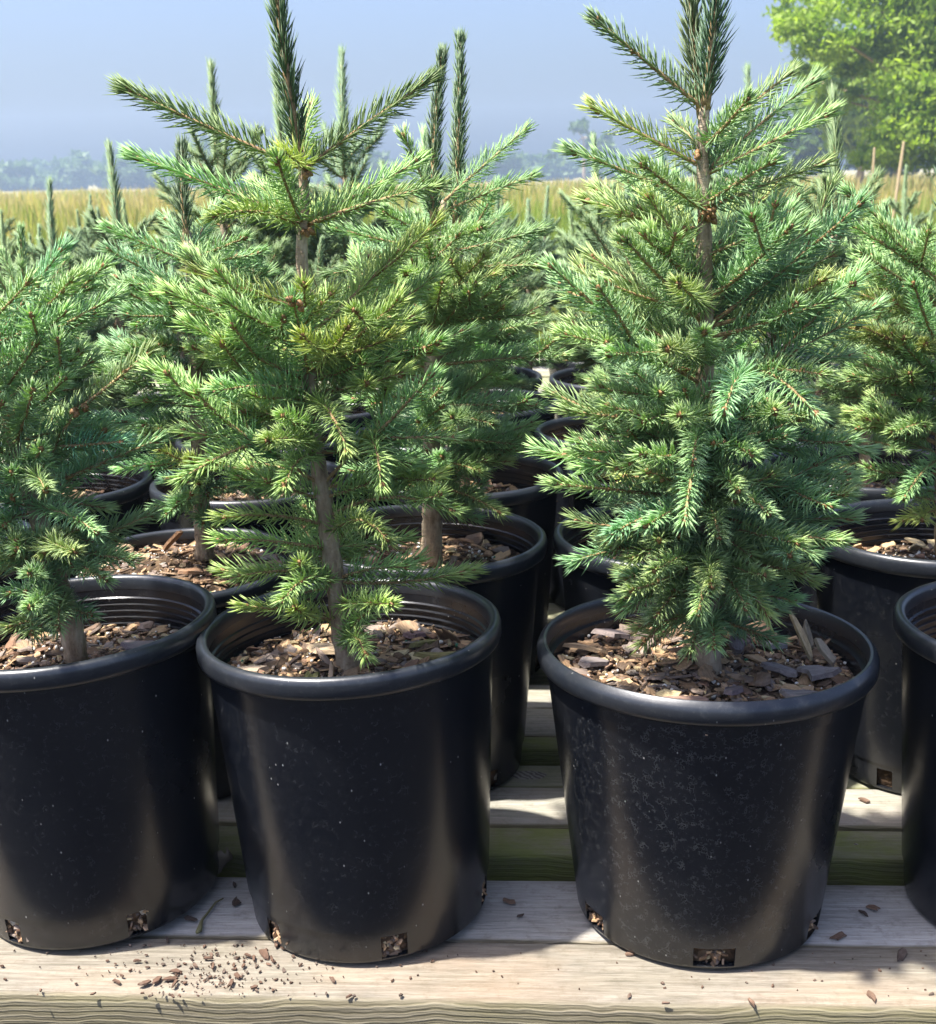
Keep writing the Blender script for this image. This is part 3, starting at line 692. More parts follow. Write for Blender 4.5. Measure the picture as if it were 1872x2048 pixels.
# ---- plank bench
BA = -0.0555
bench = empty('plank_bench', (0, 0.84, GROUND_Z), 'weathered grey plank bench carrying the rows of black pots', 'bench')
def to_world(u, v, z=0.0): return Vector((u * math.cos(BA) - 0.0 * v, v + u * math.sin(BA), z))
def plank(v0, v1, half, col, th=0.038, top=0.0, seed=0, round_f=0.006):
    r = np.random.default_rng(seed); wd = v1 - v0; n = 40; rf = round_f; rb = 0.004
    prof = [(-wd / 2, -th), (-wd / 2, -rf), (-wd / 2 + rf * .29, -rf * .29), (-wd / 2 + rf, 0)] + [(-wd / 2 + wd * t, 0) for t in (.3, .5, .7)] + [(wd / 2 - rb, 0), (wd / 2 - rb * .29, -rb * .29), (wd / 2, -rb), (wd / 2, -th)]
    V, F = [], []; m = len(prof); ph = r.random(4) * 6
    for i in range(n):
        u = -half + 2 * half * i / (n - 1)
        dv = 0.0011 * math.sin(u * 5 + ph[0]) + 0.0006 * math.sin(u * 17 + ph[1]); dz = 0.0006 * math.sin(u * 4 + ph[2]) - 0.0006
        for k, (a, z) in enumerate(prof):
            V.append((u, a + dv * (abs(a) > wd * .4), z + dz + (0.0007 * math.sin(u * 60 + ph[3]) * (k in (2, 3)))))
    for i in range(n - 1):
        for k in range(m):
            k2 = (k + 1) % m; F.append((i * m + k, (i + 1) * m + k, (i + 1) * m + k2, i * m + k2))
    F.append(tuple(range(m))); F.append(tuple((n - 1) * m + k for k in range(m))[::-1])
    me = mesh_from('plank', V, F, M_WOOD); 
    try: me.set_sharp_from_angle(angle=rad(50))
    except Exception: pass
    o = add('plank', me, bench, color=col); o.rotation_euler = (0, 0, BA); c = to_world(0, (v0 + v1) / 2, top); o.location = c - Vector(bench.location)
    return o
boards = [(.8425, .9225, (0.05, .20, .45)), (.9255, 1.020, (0.0, .95, .1)), (1.065, 1.118, (.85, .4, .3)), (1.1205, 1.200, (.15, .8, .5)), (1.203, 1.255, (.45, .7, .3)),
          (1.292, 1.324, (.9, .3, .2)), (1.3265, 1.405, (.2, .7, .5)), (1.408, 1.482, (.2, .8, .3))]
v = 1.522; k = 0
while v < 4.6:
    boards.append((v, v + .088, (random.Random(k).random() * .5, .7, .4))); v += .091 if k % 3 != 2 else .13; k += 1
planks = []
for i, (v0, v1, col) in enumerate(boards): planks.append(plank(v0, v1, 1.35 if v0 < 2 else 2.1, col, th=0.075 if i == 0 else 0.038, top=(0, -.001, -.002, 0, -.0015)[i % 5], seed=i, round_f=0.009 if i == 0 else .005))
for u in (-1.05, -0.35, 0.33, 1.02):
    # bearers below the planks
    V = []; F = [(0, 1, 2, 3), (7, 6, 5, 4), (0, 4, 5, 1), (1, 5, 6, 2), (2, 6, 7, 3), (3, 7, 4, 0)]
    for z in (-0.0395, -0.155):
        for x, y in ((-.022, -1.85), (.022, -1.85), (.022, 1.85), (-.022, 1.85)): V.append((x, y, z))
    o = add('bearer', mesh_from('bearer', V, F, M_WOOD, False), bench, color=(.5, .5, .3)); o.rotation_euler = (0, 0, BA); o.location = to_world(u, 2.76, 0) - Vector(bench.location)
# knots that stand slightly proud of the worn wood
M_KNOT = NB('wood_knot'); _v = M_KNOT.obj_loc_vec(); _w = M_KNOT.n('TexWave', wave_type='RINGS', rings_direction='Z'); M_KNOT.l(_v, _w.inputs['Vector']); _w.inputs['Scale'].default_value = 60; _w.inputs['Distortion'].default_value = 5; _w.inputs['Detail Scale'].default_value = 2
M_KNOT = M_KNOT.done(M_KNOT.principled(M_KNOT.mix(_w.outputs['Fac'], (0.10, 0.085, 0.07), (0.30, 0.28, 0.25)), 0.85, 0.2, M_KNOT.bump(_w.outputs['Fac'], 0.6, 0.001)).outputs[0])
def knot(pl, pt, rx, ry, h, axis='Z'):
    V, F = [], []; r = np.random.default_rng(int(abs(pt[0]) * 1e4)); n = 18
    V.append((0, 0, h))
    for q, (s, z) in enumerate(((.45, h * .9), (.8, h * .6), (1.0, -0.002))):
        for j in range(n): a = 2 * math.pi * j / n; e = 1 + 0.06 * r.normal(); V.append((rx * s * e * math.cos(a), ry * s * e * math.sin(a), z))
    F += [(0, 1 + j, 1 + (j + 1) % n) for j in range(n)]
    for q in range(2): F += [(1 + q * n + j, 1 + (q + 1) * n + j, 1 + (q + 1) * n + (j + 1) % n, 1 + q * n + (j + 1) % n) for j in range(n)]
    V = np.array(V)
    if axis == 'Y': V = np.stack([V[:, 0], -V[:, 2], V[:, 1]], 1)
    o = add('knot', mesh_from('knot', V, F, M_KNOT), pl); lo = Matrix.Rotation(-BA, 3, 'Z') @ (Vector(pt) - (Vector(pl.location) + Vector(bench.location))); o.location = lo
knot(planks[4], (0.060, 1.225, -0.0022), .024, .011, .0012)
knot(planks[0], (0.1835, 0.8325, -0.020), .012, .010, .0012, 'Y')
knot(planks[2], (0.3655, 1.070, -0.0035), .008, .006, .0010)

# ================================================================== pots and mulch
def ang(cx, cy, x, y): return math.atan2(y - cy, x - cx)
def spread_holes(a, n): return [a + 2 * math.pi * i / n for i in range(n)]
PB, PC_, PA, PD = (-.0931, .9902), (.1954, .9752), (-.3389, 1.0154), (.484, .965)
holesB = [ang(*PB, -.069, .894), ang(*PB, -.171, .916), ang(*PB, .006, .968), 1.2, 2.4]
holesC = [ang(*PC_, .190, .868), ang(*PC_, .100, .931), ang(*PC_, .282, .913), .6, 1.6, 2.6]
holesA = [ang(*PA, -.291, .937), ang(*PA, -.391, .921), .3, 1.3, 2.5]
pot_b, i_b = make_pot(*PB, -.034, .011, 'ribbed', 'tall black ribbed pot holding the spruce with the bare lower trunk', holesB, 'B')
pot_c, i_c = make_pot(*PC_, .001, .013, 'wide', 'wide squat black pot with dried water marks, holding the dense blue-green spruce', holesC, 'C', hole=(.028, .0175))
pot_a, i_a = make_pot(*PA, -.042, .014, 'ribbed', 'black ribbed pot leaning slightly beside the tall one, square holes at its foot', holesA, 'A')
pot_d, i_d = make_pot(*PD, .0, .010, 'ribbed', 'black ribbed pot standing on the front planks right of the wide squat pot', holesB, 'B')
GEN = spread_holes(-2.9, 5)
rowpots = {}
def rp(key, x, y, label, group=None):
    o, i = make_pot(x, y, *(np.random.default_rng(int(x * 997) % 1000 + 7).normal(0, .008, 2)), 'ribbed', label, GEN, 'G', group); rowpots[key] = (o, i)
    if key == 'H': o.matrix_world = o.matrix_world @ Matrix.Diagonal((1, 1, .9, 1))
    o.rotation_euler.rotate_axis('Z', x * 9); return o
rp('E', -.05, 1.262, 'black pot just behind and between the two front spruces')
rp('F', .218, 1.257, 'black pot directly behind the wide squat pot')
rp('G', .490, 1.247, 'black pot with a step ring at its foot, behind the front-plank pot')
rp('H', -.306, 1.272, 'short black pot with reddish bark heaped up, behind the leaning pot')
rp('HH', -.575, 1.25, 'black second-row pot left of the reddish bark heap')
L3 = dict(I='black third-row pot behind the pot of the spruce with two tall leaders', K='black third-row pot behind the pot that hides behind the wide squat pot', L='black third-row pot with bark, behind the ring-footed pot', J='black third-row pot with a grey-lit rim behind the reddish bark heap', JJ='black third-row pot behind the second-row pot left of the reddish bark')
for kk, x, y in (('I', -.007, 1.552), ('K', .257, 1.540), ('L', .505, 1.545), ('J', -.270, 1.532), ('JJ', -.535, 1.55)): rp(kk, x, y, L3[kk])
R4 = 'black pots of the back rows'; L4 = 'black pot of the back rows, a dark rim under the massed spruces'
for kk, x, y in (('M', .226, 1.800), ('M1', -.04, 1.81), ('M2', -.30, 1.80), ('M3', -.56, 1.82), ('M4', .49, 1.80), ('N0', .03, 2.06), ('N1', .30, 2.05), ('N', .285, 2.31), ('N3', .02, 2.33), ('N4', .58, 2.06), ('N5', -.235, 2.065), ('N6', -.50, 2.085)): rp(kk, x, y, L4, R4)

gre, lich = (0.10, 0.10, 0.035), (0.20, 0.17, 0.16)
make_mulch(pot_b, i_b, .043, 280, 1700, 'brown bark mulch with a mossy lump around the bare-trunked spruce', 21, holes=holesB, big=[(-.030, -.058, .030, .017, 1.35, -.5, gre, .004), (-.042, -.066, .018, .013, .4, .2, (.12, .13, .03), .001), (.046, -.052, .044, .012, .1, .05, (.10, .085, .08), .002), (.062, .030, .042, .005, .75, .2, (.25, .22, .09), .003), (.075, -.005, .040, .006, .1, .05, (.26, .22, .09), .002), (-.012, -.052, .030, .004, 1.45, -.9, (.34, .25, .17), .008), (-.085, -.018, .030, .018, .5, .1, (.42, .33, .24), .003), (.050, .055, .026, .020, 1.2, .2, (.20, .13, .125), .003), (-.020, .020, .036, .020, .2, .15, (.50, .38, .25), .003)])
make_mulch(pot_c, i_c, .032, 290, 2000, 'brown and grey bark mulch with white perlite in the wide squat pot', 22, holes=holesC, mound=.003, big=[(.086, -.028, .034, .024, .1, .05, (.21, .18, .165), .004), (.058, -.020, .028, .014, -.7, .1, lich, .003), (.090, .030, .050, .007, 1.75, -.55, (.34, .27, .16), .014), (.104, .008, .034, .009, 1.9, -.5, (.26, .22, .16), .008), (.098, .042, .024, .008, 1.6, -.7, (.20, .17, .12), .010), (-.070, .060, .040, .026, .6, .3, (.22, .175, .165), .006), (-.030, -.086, .036, .024, .1, .05, (.31, .20, .15), .003), (.064, -.072, .030, .018, .1, .05, (.20, .175, .16), .003), (.012, -.066, .022, .015, .9, .1, (.19, .145, .14), .005), (-.090, .012, .026, .017, .2, .1, lich, .003), (.070, .042, .026, .016, .2, .1, (.22, .21, .20), .003), (.034, .030, .020, .012, 1.5, -.6, (.18, .15, .145), .007), (-.095, .035, .036, .006, -.3, .1, (.36, .26, .16), .006)])
make_mulch(pot_a, i_a, .050, 220, 1500, 'brown bark mulch with grey stony chips in the leaning ribbed pot', 23, holes=holesA, big=[(.055, .020, .030, .024, .3, .2, (.24, .19, .19), .004), (.050, -.006, .026, .014, .9, .1, (.28, .22, .21), .004), (-.06, -.08, .030, .012, .2, .1, (.36, .26, .17), .003)])
make_mulch(pot_d, i_d, .062, 60, 500, 'bark mulch deep in the front-plank pot on the right of the wide squat pot', 24)
make_mulch(*rowpots['E'], .040, 130, 500, 'bark mulch in the pot between the two front spruces', 25)
make_mulch(*rowpots['G'], .052, 130, 500, 'dark bark mulch with mossy bits in the pot behind the front-plank pot', 26)
make_mulch(*rowpots['F'], .052, 70, 400, 'bark mulch in the shaded pot directly behind the wide squat pot', 27)
make_mulch(*rowpots['H'], .022, 130, 500, 'reddish bark mulch heaped high with an upright splinter', 28, mound=.016, big=[(-.010, .020, .048, .012, 2.6, .75, (.30, .17, .09), .016), (.02, -.04, .030, .018, .3, .2, (.28, .16, .09), .003)])
make_mulch(*rowpots['HH'], .050, 0, 500, 'bark mulch in the second-row pot behind the leaning pot', 29, detail=False)
for n_, kk in enumerate(['I', 'K', 'L', 'J', 'JJ', 'M', 'M1', 'M2', 'M3', 'M4', 'N0', 'N1', 'N', 'N3', 'N4', 'N5', 'N6']):
    make_mulch(*rowpots[kk], .048 if kk != 'M' else .04, 0, 420, 'coarse bark mulch in one of the third-row and back-row pots', 60 + n_, detail=False, group='bark mulch in the back pots')

# ================================================================== spruces
def R1(x, y): return (x * .5, y * .5)
def R2(x, y): return (921.5 + x * .5, y * .5)
def R3_(x, y): return (x * .5, 640 + y * .5)
def R4_(x, y): return (921.5 + x * .5, 640 + y * .5)
# ---- green spruce in the tall pot
yb = .99
B_br = [
 (592, 332, 253, 178, 0, dict(young=.2, tone=.55, nk=dict(dens=21, ln=.0215))), (606, 332, 840, 162, .01, dict(young=.2, tone=.55, nk=dict(dens=21, ln=.0215))), (598, 330, 612, 208, .07), (600, 330, 560, 300, -.05),
 (598, 436, 268, 308, -.02, dict(nk=dict(dens=17))), (604, 446, 858, 366, -.035, dict(nk=dict(dens=17))), (604, 436, 822, 318, .05, dict(nk=dict(dens=17))), (596, 446, 428, 425, -.085, dict(arch=.12, nk=dict(dens=19))), (598, 440, 548, 318, -.075), (600, 440, 500, 360, .08), (602, 440, 700, 380, .09),
 (598, 612, 388, 536, -.01), (604, 690, 335, 575, -.045, dict(sides=2, frac=.4)), (606, 752, 372, 640, -.06, dict(sides=2)), (606, 745, 577, 592, -.07), (606, 640, 688, 570, .05), (610, 690, 768, 628, -.03),
 (612, 745, 915, 655, -.01, dict(sides=2)), (612, 760, 640, 660, .07, dict(sides=2)), (612, 730, 720, 640, .08), (610, 770, 430, 770, -.09, dict(arch=.1)), (614, 790, 500, 780, -.07), (612, 775, 790, 735, -.04, dict(sides=2)),
 (640, 955, 735, 862, -.03, dict(bare=.55)), (735, 862, 848, 742, -.06, dict(off=1, d0=-.03)), (735, 864, 890, 862, -.05, dict(off=1, d0=-.03)), (733, 866, 750, 955, -.09, dict(off=1, d0=-.03, arch=.2)), (738, 862, 760, 770, .02, dict(off=1, d0=-.03)),
 (628, 955, 502, 872, -.04, dict(bare=.6)), (502, 872, 300, 728, -.05, dict(off=1, d0=-.04, sides=3, frac=.35)), (500, 874, 360, 942, -.08, dict(off=1, d0=-.04, arch=.12)), (500, 870, 362, 850, -.03, dict(off=1, d0=-.04)), (505, 870, 440, 760, .0, dict(off=1, d0=-.04)),
 (622, 880, 529, 868, -.135, dict(arch=.05)), (618, 800, 684, 888, -.10, dict(arch=.25)), (622, 850, 560, 820, -.09), (618, 820, 470, 812, -.02), (626, 900, 560, 960, -.09, dict(arch=.2)),
 (638, 985, 470, 940, -.04, dict(sides=2)), (640, 1035, 440, 1020, -.05, dict(arch=.12)), (645, 1082, 438, 1062, -.06, dict(arch=.06)), (652, 1130, 470, 1135, -.06, dict(arch=.08, sides=2)), (655, 1150, 560, 1180, -.10, dict(arch=.2)), (662, 1225, 485, 1195, -.05, dict(arch=.05, sides=1)),
 (640, 960, 860, 935, -.02, dict(sides=2)), (645, 1020, 892, 1005, -.05, dict(arch=.18, sides=2, frac=.4)), (650, 1050, 760, 1060, -.09, dict(arch=.2)), (655, 1080, 800, 1060, .04), (660, 1145, 905, 1128, -.03, dict(arch=-.08, sides=1)), (668, 1190, 768, 1190, -.10, dict(arch=.05)), (675, 1250, 745, 1180, -.06), (680, 1270, 720, 1290, -.07, dict(arch=.3)),
]
digit_tree(P(693, 1335, yb), 'green spruce with two raised arms, bare lower trunk and one thick leader', [(693, 1335, 0), (676, 1250, 0), (658, 1130, 0), (645, 1040, 0), (632, 950, 0), (618, 850, 0), (611, 760, 0), (603, 640, 0), (594, 520, 0), (594, 450, 0), (600, 400, 0), (597, 325, 0), (592, 300, 0)],
           [.0112, .0096, .0082, .0075, .0069, .0063, .0058, .0053, .0049, .0047, .0042, .0037, .003], yb, B_br, (1.12, 1.10, .74), 101, [(592, 318, 0, 540, -75, -.005, .0038)], [(602, 448, -.006), (600, 336, -.006), (579, 592, -.075)],
           [dict(n=15, y0=640, y1=1160, prof=([560, 640, 750, 900, 1050, 1150, 1250], [190, 240, 290, 270, 235, 190, 110]), az=lambda r: (r.random() * 1.5 - .25) * math.pi if r.random() < .8 else r.random() * 6.28), dict(n=10, y0=660, y1=900, prof=([640, 750, 900], [210, 270, 240]), el=[.5, .1], az=lambda r: (1.0 + r.random()) * math.pi)])
# ---- blue-green spruce in the wide pot
yc = .975
C_br = [
 (1386, 215, 1178, 42, 0, dict(young=.4, tone=.7, nk=dict(dens=16))), (1385, 330, 1172, 214, 0), (1386, 408, 1128, 298, -.02), (1386, 412, 1268, 326, -.07),
 (1390, 290, *R2(1262, 292), .05), (1390, 290, *R2(1095, 400), -.06), (1392, 340, *R2(1355, 322), .02), (1392, 345, *R2(1420, 445), -.02), (1392, 400, *R2(1195, 640), -.065), (1392, 412, *R2(1392, 645), 0), (1388, 330, 1440, 250, .07), (1386, 300, 1330, 240, .06),
 (1390, 495, *R2(1290, 775), .03, dict(sides=1)), (1392, 505, *R2(1285, 875), -.03), (1386, 455, *R2(470, 790), .02, dict(sides=2)), (1386, 530, *R2(640, 720), .05, dict(sides=2)), (1386, 560, *R2(715, 780), -.02, dict(sides=1)), (1384, 640, *R2(620, 945), -.10, dict(bare=.12)), (1384, 560, *R2(690, 930), -.06), (1386, 600, *R2(830, 1120), -.12),
 (1386, 640, *R2(1085, 1035), .04), (1388, 660, *R2(1090, 1000), .08), (1384, 760, 1250, 680, -.05, dict(bare=.5)), (1250, 680, *R2(335, 1055), -.07, dict(off=1, d0=-.05, sides=2)), (1255, 685, *R2(520, 1140), -.10, dict(off=1, d0=-.05)), (1252, 690, *R2(380, 1320), -.09, dict(off=1, d0=-.05, sides=1)),
 (1392, 800, 1510, 722, -.03, dict(bare=.6)), (1508, 724, 1690, 538, -.05, dict(off=1, d0=-.03, sides=2, frac=.35)), (1500, 728, *R2(1425, 735), .02, dict(off=1, d0=-.02, sides=1)), (1510, 722, *R2(1600, 1210), -.06, dict(off=1, d0=-.03)), (1505, 726, *R4_(1390, 195), -.09, dict(off=1, d0=-.03)), (1508, 724, *R4_(1500, 120), -.02, dict(off=1, d0=-.03)), (1500, 730, *R4_(1370, 350), -.10, dict(off=1, d0=-.03, arch=.15)), (1470, 745, *R4_(1010, 340), -.15, dict(off=1, d0=-.05, arch=.2)),
 (1386, 720, *R4_(790, 95), -.15, dict(arch=.05)), (1386, 700, *R4_(560, 115), -.11), (1390, 690, *R4_(930, 30), -.11, dict(arch=-.05)), (1384, 740, *R4_(400, 40), -.03, dict(sides=2)), (1388, 830, *R4_(835, 355), -.16), (1384, 800, *R4_(520, 250), -.07, dict(sides=1)), (1384, 850, *R4_(395, 340), -.06, dict(sides=2)),
 (1384, 900, *R4_(690, 512), -.15), (1384, 900, *R4_(440, 500), -.05, dict(sides=2)), (1390, 890, *R4_(1110, 510), -.13, dict(arch=.1)), (1386, 880, *R4_(885, 540), -.15, dict(arch=.2)), (1392, 885, *R4_(1560, 490), -.04, dict(arch=.12, sides=2)), (1392, 900, *R4_(1240, 440), -.09), (1390, 950, *R4_(1060, 650), -.14, dict(arch=.15)),
 (1384, 985, *R4_(340, 628), -.08, dict(arch=-.02, young=1.3)), (1386, 940, *R4_(855, 770), -.16, dict(arch=.3)), (1392, 960, *R4_(1480, 660), -.05, dict(sides=2)), (1390, 990, *R4_(1180, 740), -.15, dict(arch=.1)), (1384, 1010, *R4_(580, 815), -.11, dict(arch=.1)), (1386, 1000, *R4_(705, 790), -.13, dict(arch=.1)), (1390, 1010, *R4_(990, 830), -.14, dict(arch=.2)), (1392, 1030, *R4_(1500, 760), -.05, dict(sides=1)), (1392, 1060, *R4_(1460, 850), -.10, dict(arch=.05)), (1390, 1030, *R4_(1290, 860), -.11),
 (1384, 1085, *R4_(420, 930), -.06, dict(arch=.12, young=1.3)), (1386, 1080, *R4_(740, 965), -.13), (1384, 1110, *R4_(650, 1045), -.11), (1388, 1100, *R4_(960, 1025), -.14, dict(arch=.1)), (1390, 1090, *R4_(1160, 985), -.12), (1392, 1090, *R4_(1310, 970), -.09), (1386, 1150, *R4_(745, 1140), -.10, dict(arch=.15)), (1388, 1140, *R4_(910, 1130), -.13, dict(arch=.25)), (1390, 1130, *R4_(1090, 1110), -.11, dict(arch=.2)), (1392, 1130, *R4_(1180, 1140), -.10, dict(arch=.25)), (1392, 1150, *R4_(1270, 1080), -.05),
 (1390, 1230, *R4_(875, 1280), -.08, dict(arch=.2)), (1392, 1220, *R4_(970, 1265), -.085, dict(arch=.15)), (1392, 1210, *R4_(1200, 1240), -.05), (1390, 1200, *R4_(1060, 1210), .05), (1388, 1190, *R4_(770, 1190), .04),
]
digit_tree(P(1395, 1305, yc), 'dense blue-green spruce with twin leaders, leafy down to the mulch of the wide squat pot', [(1395, 1325, 0), (1392, 1200, 0), (1388, 1060, 0), (1386, 900, 0), (1387, 780, 0), (1390, 660, 0), (1386, 560, 0), (1386, 480, 0), (1388, 415, 0), (1384, 330, 0), (1382, 270, 0), (1388, 205, 0)],
           [.0115, .0100, .0090, .0080, .0074, .0066, .0062, .0058, .0055, .0048, .0044, .0036], yc, C_br, (1.06, 1.07, .90), 202, [(1388, 215, 0, 1410, -75, -.01, .0036), (1380, 232, .01, 1358, -45, .02, .0030)], [(1386, 424, -.006), (1394, 420, -.004), (1384, 300, -.004)],
           [dict(n=36, y0=560, y1=1245, prof=([300, 500, 700, 900, 1000, 1100, 1200, 1260], [150, 220, 290, 300, 295, 270, 195, 120]), az=lambda r: (r.random() * 1.5 - .25) * math.pi if r.random() < .75 else r.random() * 6.28), dict(n=30, y0=820, y1=1240, prof=([800, 900, 1000, 1100, 1200, 1260], [300, 310, 305, 285, 210, 130]), el=[.25, -.05], az=lambda r: (1.0 + r.random()) * math.pi)])
# ---- blue spruce in the leaning pot
ya = 1.012
A_br = [
 (-10, 720, *R1(455, 1165), -.03, dict(young=1.2)), (-20, 700, 122, 490, 0), (100, 960, 118, 860, -.03, dict(bare=.4)), (118, 862, 155, 805, -.05, dict(off=1, d0=-.03)), (155, 805, 292, 694, -.06, dict(off=1, d0=-.05, bare=0)), (118, 880, 240, 870, -.05, dict(off=1, d0=-.03)),
 (130, 942, *R3_(615, 455), -.03, dict(off=1, d0=-.02, sides=1)), (20, 860, *R3_(250, 215), -.06), (10, 800, *R3_(240, 95), -.02), (30, 880, *R3_(130, 260), -.10), (60, 950, *R3_(180, 650), -.12, dict(arch=.1)), (60, 930, *R3_(160, 490), -.08), (70, 980, *R3_(410, 720), -.02), (70, 1000, *R3_(375, 815), -.10, dict(arch=.1)),
 (80, 1060, *R3_(292, 893), -.14), (90, 1090, *R3_(590, 750), -.02, dict(arch=-.05, sides=1)), (90, 1080, *R3_(510, 925), -.05), (95, 1110, *R3_(410, 1000), -.08, dict(arch=.1)), (100, 1150, *R3_(120, 1110), -.12), (100, 1140, *R3_(120, 980), -.10), (100, 1160, *R3_(30, 1060), -.06, dict(sides=1)), (110, 1190, *R3_(230, 1190), -.09, dict(arch=.2)), (115, 1200, *R3_(40, 1190), -.05, dict(sides=1)), (115, 1190, *R3_(350, 1140), -.03), (60, 1000, -60, 960, -.05, dict(sides=2)), (40, 900, -80, 860, -.04, dict(sides=2)), (80, 1070, -40, 1080, -.06, dict(sides=2)), (60, 1000, 100, 930, .08, dict(sides=2)), (40, 900, 160, 790, .08, dict(sides=2)),
]
digit_tree(P(150, 1300, ya), 'blue-green spruce with a slanting brown trunk in the leaning ribbed pot', [(150, 1300, 0), (142, 1240, 0), (122, 1170, 0), (102, 1110, 0), (84, 1050, 0), (68, 1000, 0), (42, 920, 0), (12, 840, 0), (-20, 740, 0), (-45, 640, 0), (-60, 560, 0)],
           [.0105, .0098, .0085, .0080, .0076, .0072, .0066, .006, .0055, .0048, .004], ya, A_br, (1.02, 1.06, .95), 303, [(-60, 560, 0, -85, 330, 0, .0035)], [(155, 806, -.055)],
           dict(n=40, y0=620, y1=1225, prof=([500, 700, 900, 1050, 1150, 1250], [200, 260, 240, 235, 190, 110]), az=lambda r: r.random() * 6.283))
# ---- second row
ye = 1.265
E_br = [(856, 500, 665, 452, -.02), (856, 505, 648, 540, -.05, dict(sides=1)), (860, 505, 1062, 452, -.02, dict(sides=1)), (858, 530, 1052, 522, -.05, dict(sides=1)), (856, 545, 800, 540, -.15), (876, 395, 1032, 258, .06), (872, 420, 1045, 348, .0), (862, 430, 796, 270, -.01), (858, 470, 760, 420, -.07), (860, 470, 945, 450, -.10), (852, 640, 650, 630, -.04, dict(sides=2)), (852, 640, 1050, 620, -.04, dict(sides=2)), (852, 720, 1112, 700, -.05, dict(sides=2)), (850, 800, 1060, 800, -.06, dict(sides=2)), (850, 860, 1070, 880, -.05, dict(sides=1)), (850, 960, 985, 1010, -.08, dict(arch=.1)), (850, 930, 870, 900, -.16), (850, 640, 870, 560, -.12)]
digit_tree(P(850, 1110, ye), 'spruce with two tall leaders standing behind and between the two front spruces', [(850, 1110, 0), (850, 980, 0), (850, 800, 0), (852, 640, 0), (856, 510, 0), (862, 440, .02), (872, 400, .05)], [.0115, .0095, .008, .007, .006, .0052, .004], ye, E_br, (1.0, 1.04, .88), 404, [(852, 440, .01, 870, 120, .03, .0030, .92), (895, 450, .05, 906, 92, .08, .0030, .92)], [(862, 505, -.006)],
           dict(n=54, y0=560, y1=1010, prof=([450, 600, 750, 900, 1010], [170, 215, 235, 210, 120]), el=[.5, .0]))
yh = 1.275
H_br = [(374, 520, 215, 452, -.04), (378, 510, 480, 470, -.05), (376, 515, 512, 498, -.02), (374, 560, 260, 560, -.06), (374, 600, 275, 640, -.08), (378, 600, 480, 580, .04), (374, 500, 330, 430, .05), (376, 500, 430, 400, .07)]
digit_tree(P(404, 1098, yh), 'green spruce rising from the reddish heaped bark, behind the two-armed spruce', [(404, 1098, 0), (398, 1000, 0), (390, 850, 0), (384, 700, 0), (378, 560, 0), (374, 500, 0), (368, 460, .02)], [.0105, .009, .0078, .007, .006, .005, .004], yh, H_br, (.98, 1.03, .9), 505, [(368, 470, .01, 358, 300, .03, .0034)], [],
           dict(n=54, y0=560, y1=1040, prof=([450, 600, 750, 900, 1040], [160, 200, 215, 190, 100]), el=[.5, .0]))
yg = 1.25
G_br = [(1850, 520, 1672, 380, -.02), (1850, 560, 1668, 440, -.05), (1850, 600, 1700, 500, -.08), (1850, 640, 1640, 560, -.03, dict(sides=2)), (1850, 700, 1690, 640, -.06, dict(sides=2)), (1850, 780, 1680, 740, -.04, dict(sides=2)), (1850, 820, 1760, 850, -.10), (1850, 900, 1780, 980, -.08, dict(arch=.1)), (1850, 700, 1800, 560, -.10)]
digit_tree(P(1862, 1085, yg), 'yellow-green spruce in the pot behind the front-plank pot', [(1862, 1090, 0), (1860, 950, 0), (1858, 800, 0), (1856, 650, 0), (1856, 520, 0), (1858, 440, 0)], [.011, .009, .008, .007, .006, .0045], yg, G_br, (1.02, 1.06, .80), 606, [(1858, 450, 0, 1872, 210, 0, .0034)], [],
           dict(n=38, y0=540, y1=1020, prof=([450, 600, 750, 900, 1020], [190, 220, 225, 190, 100]), el=[.5, .0]))

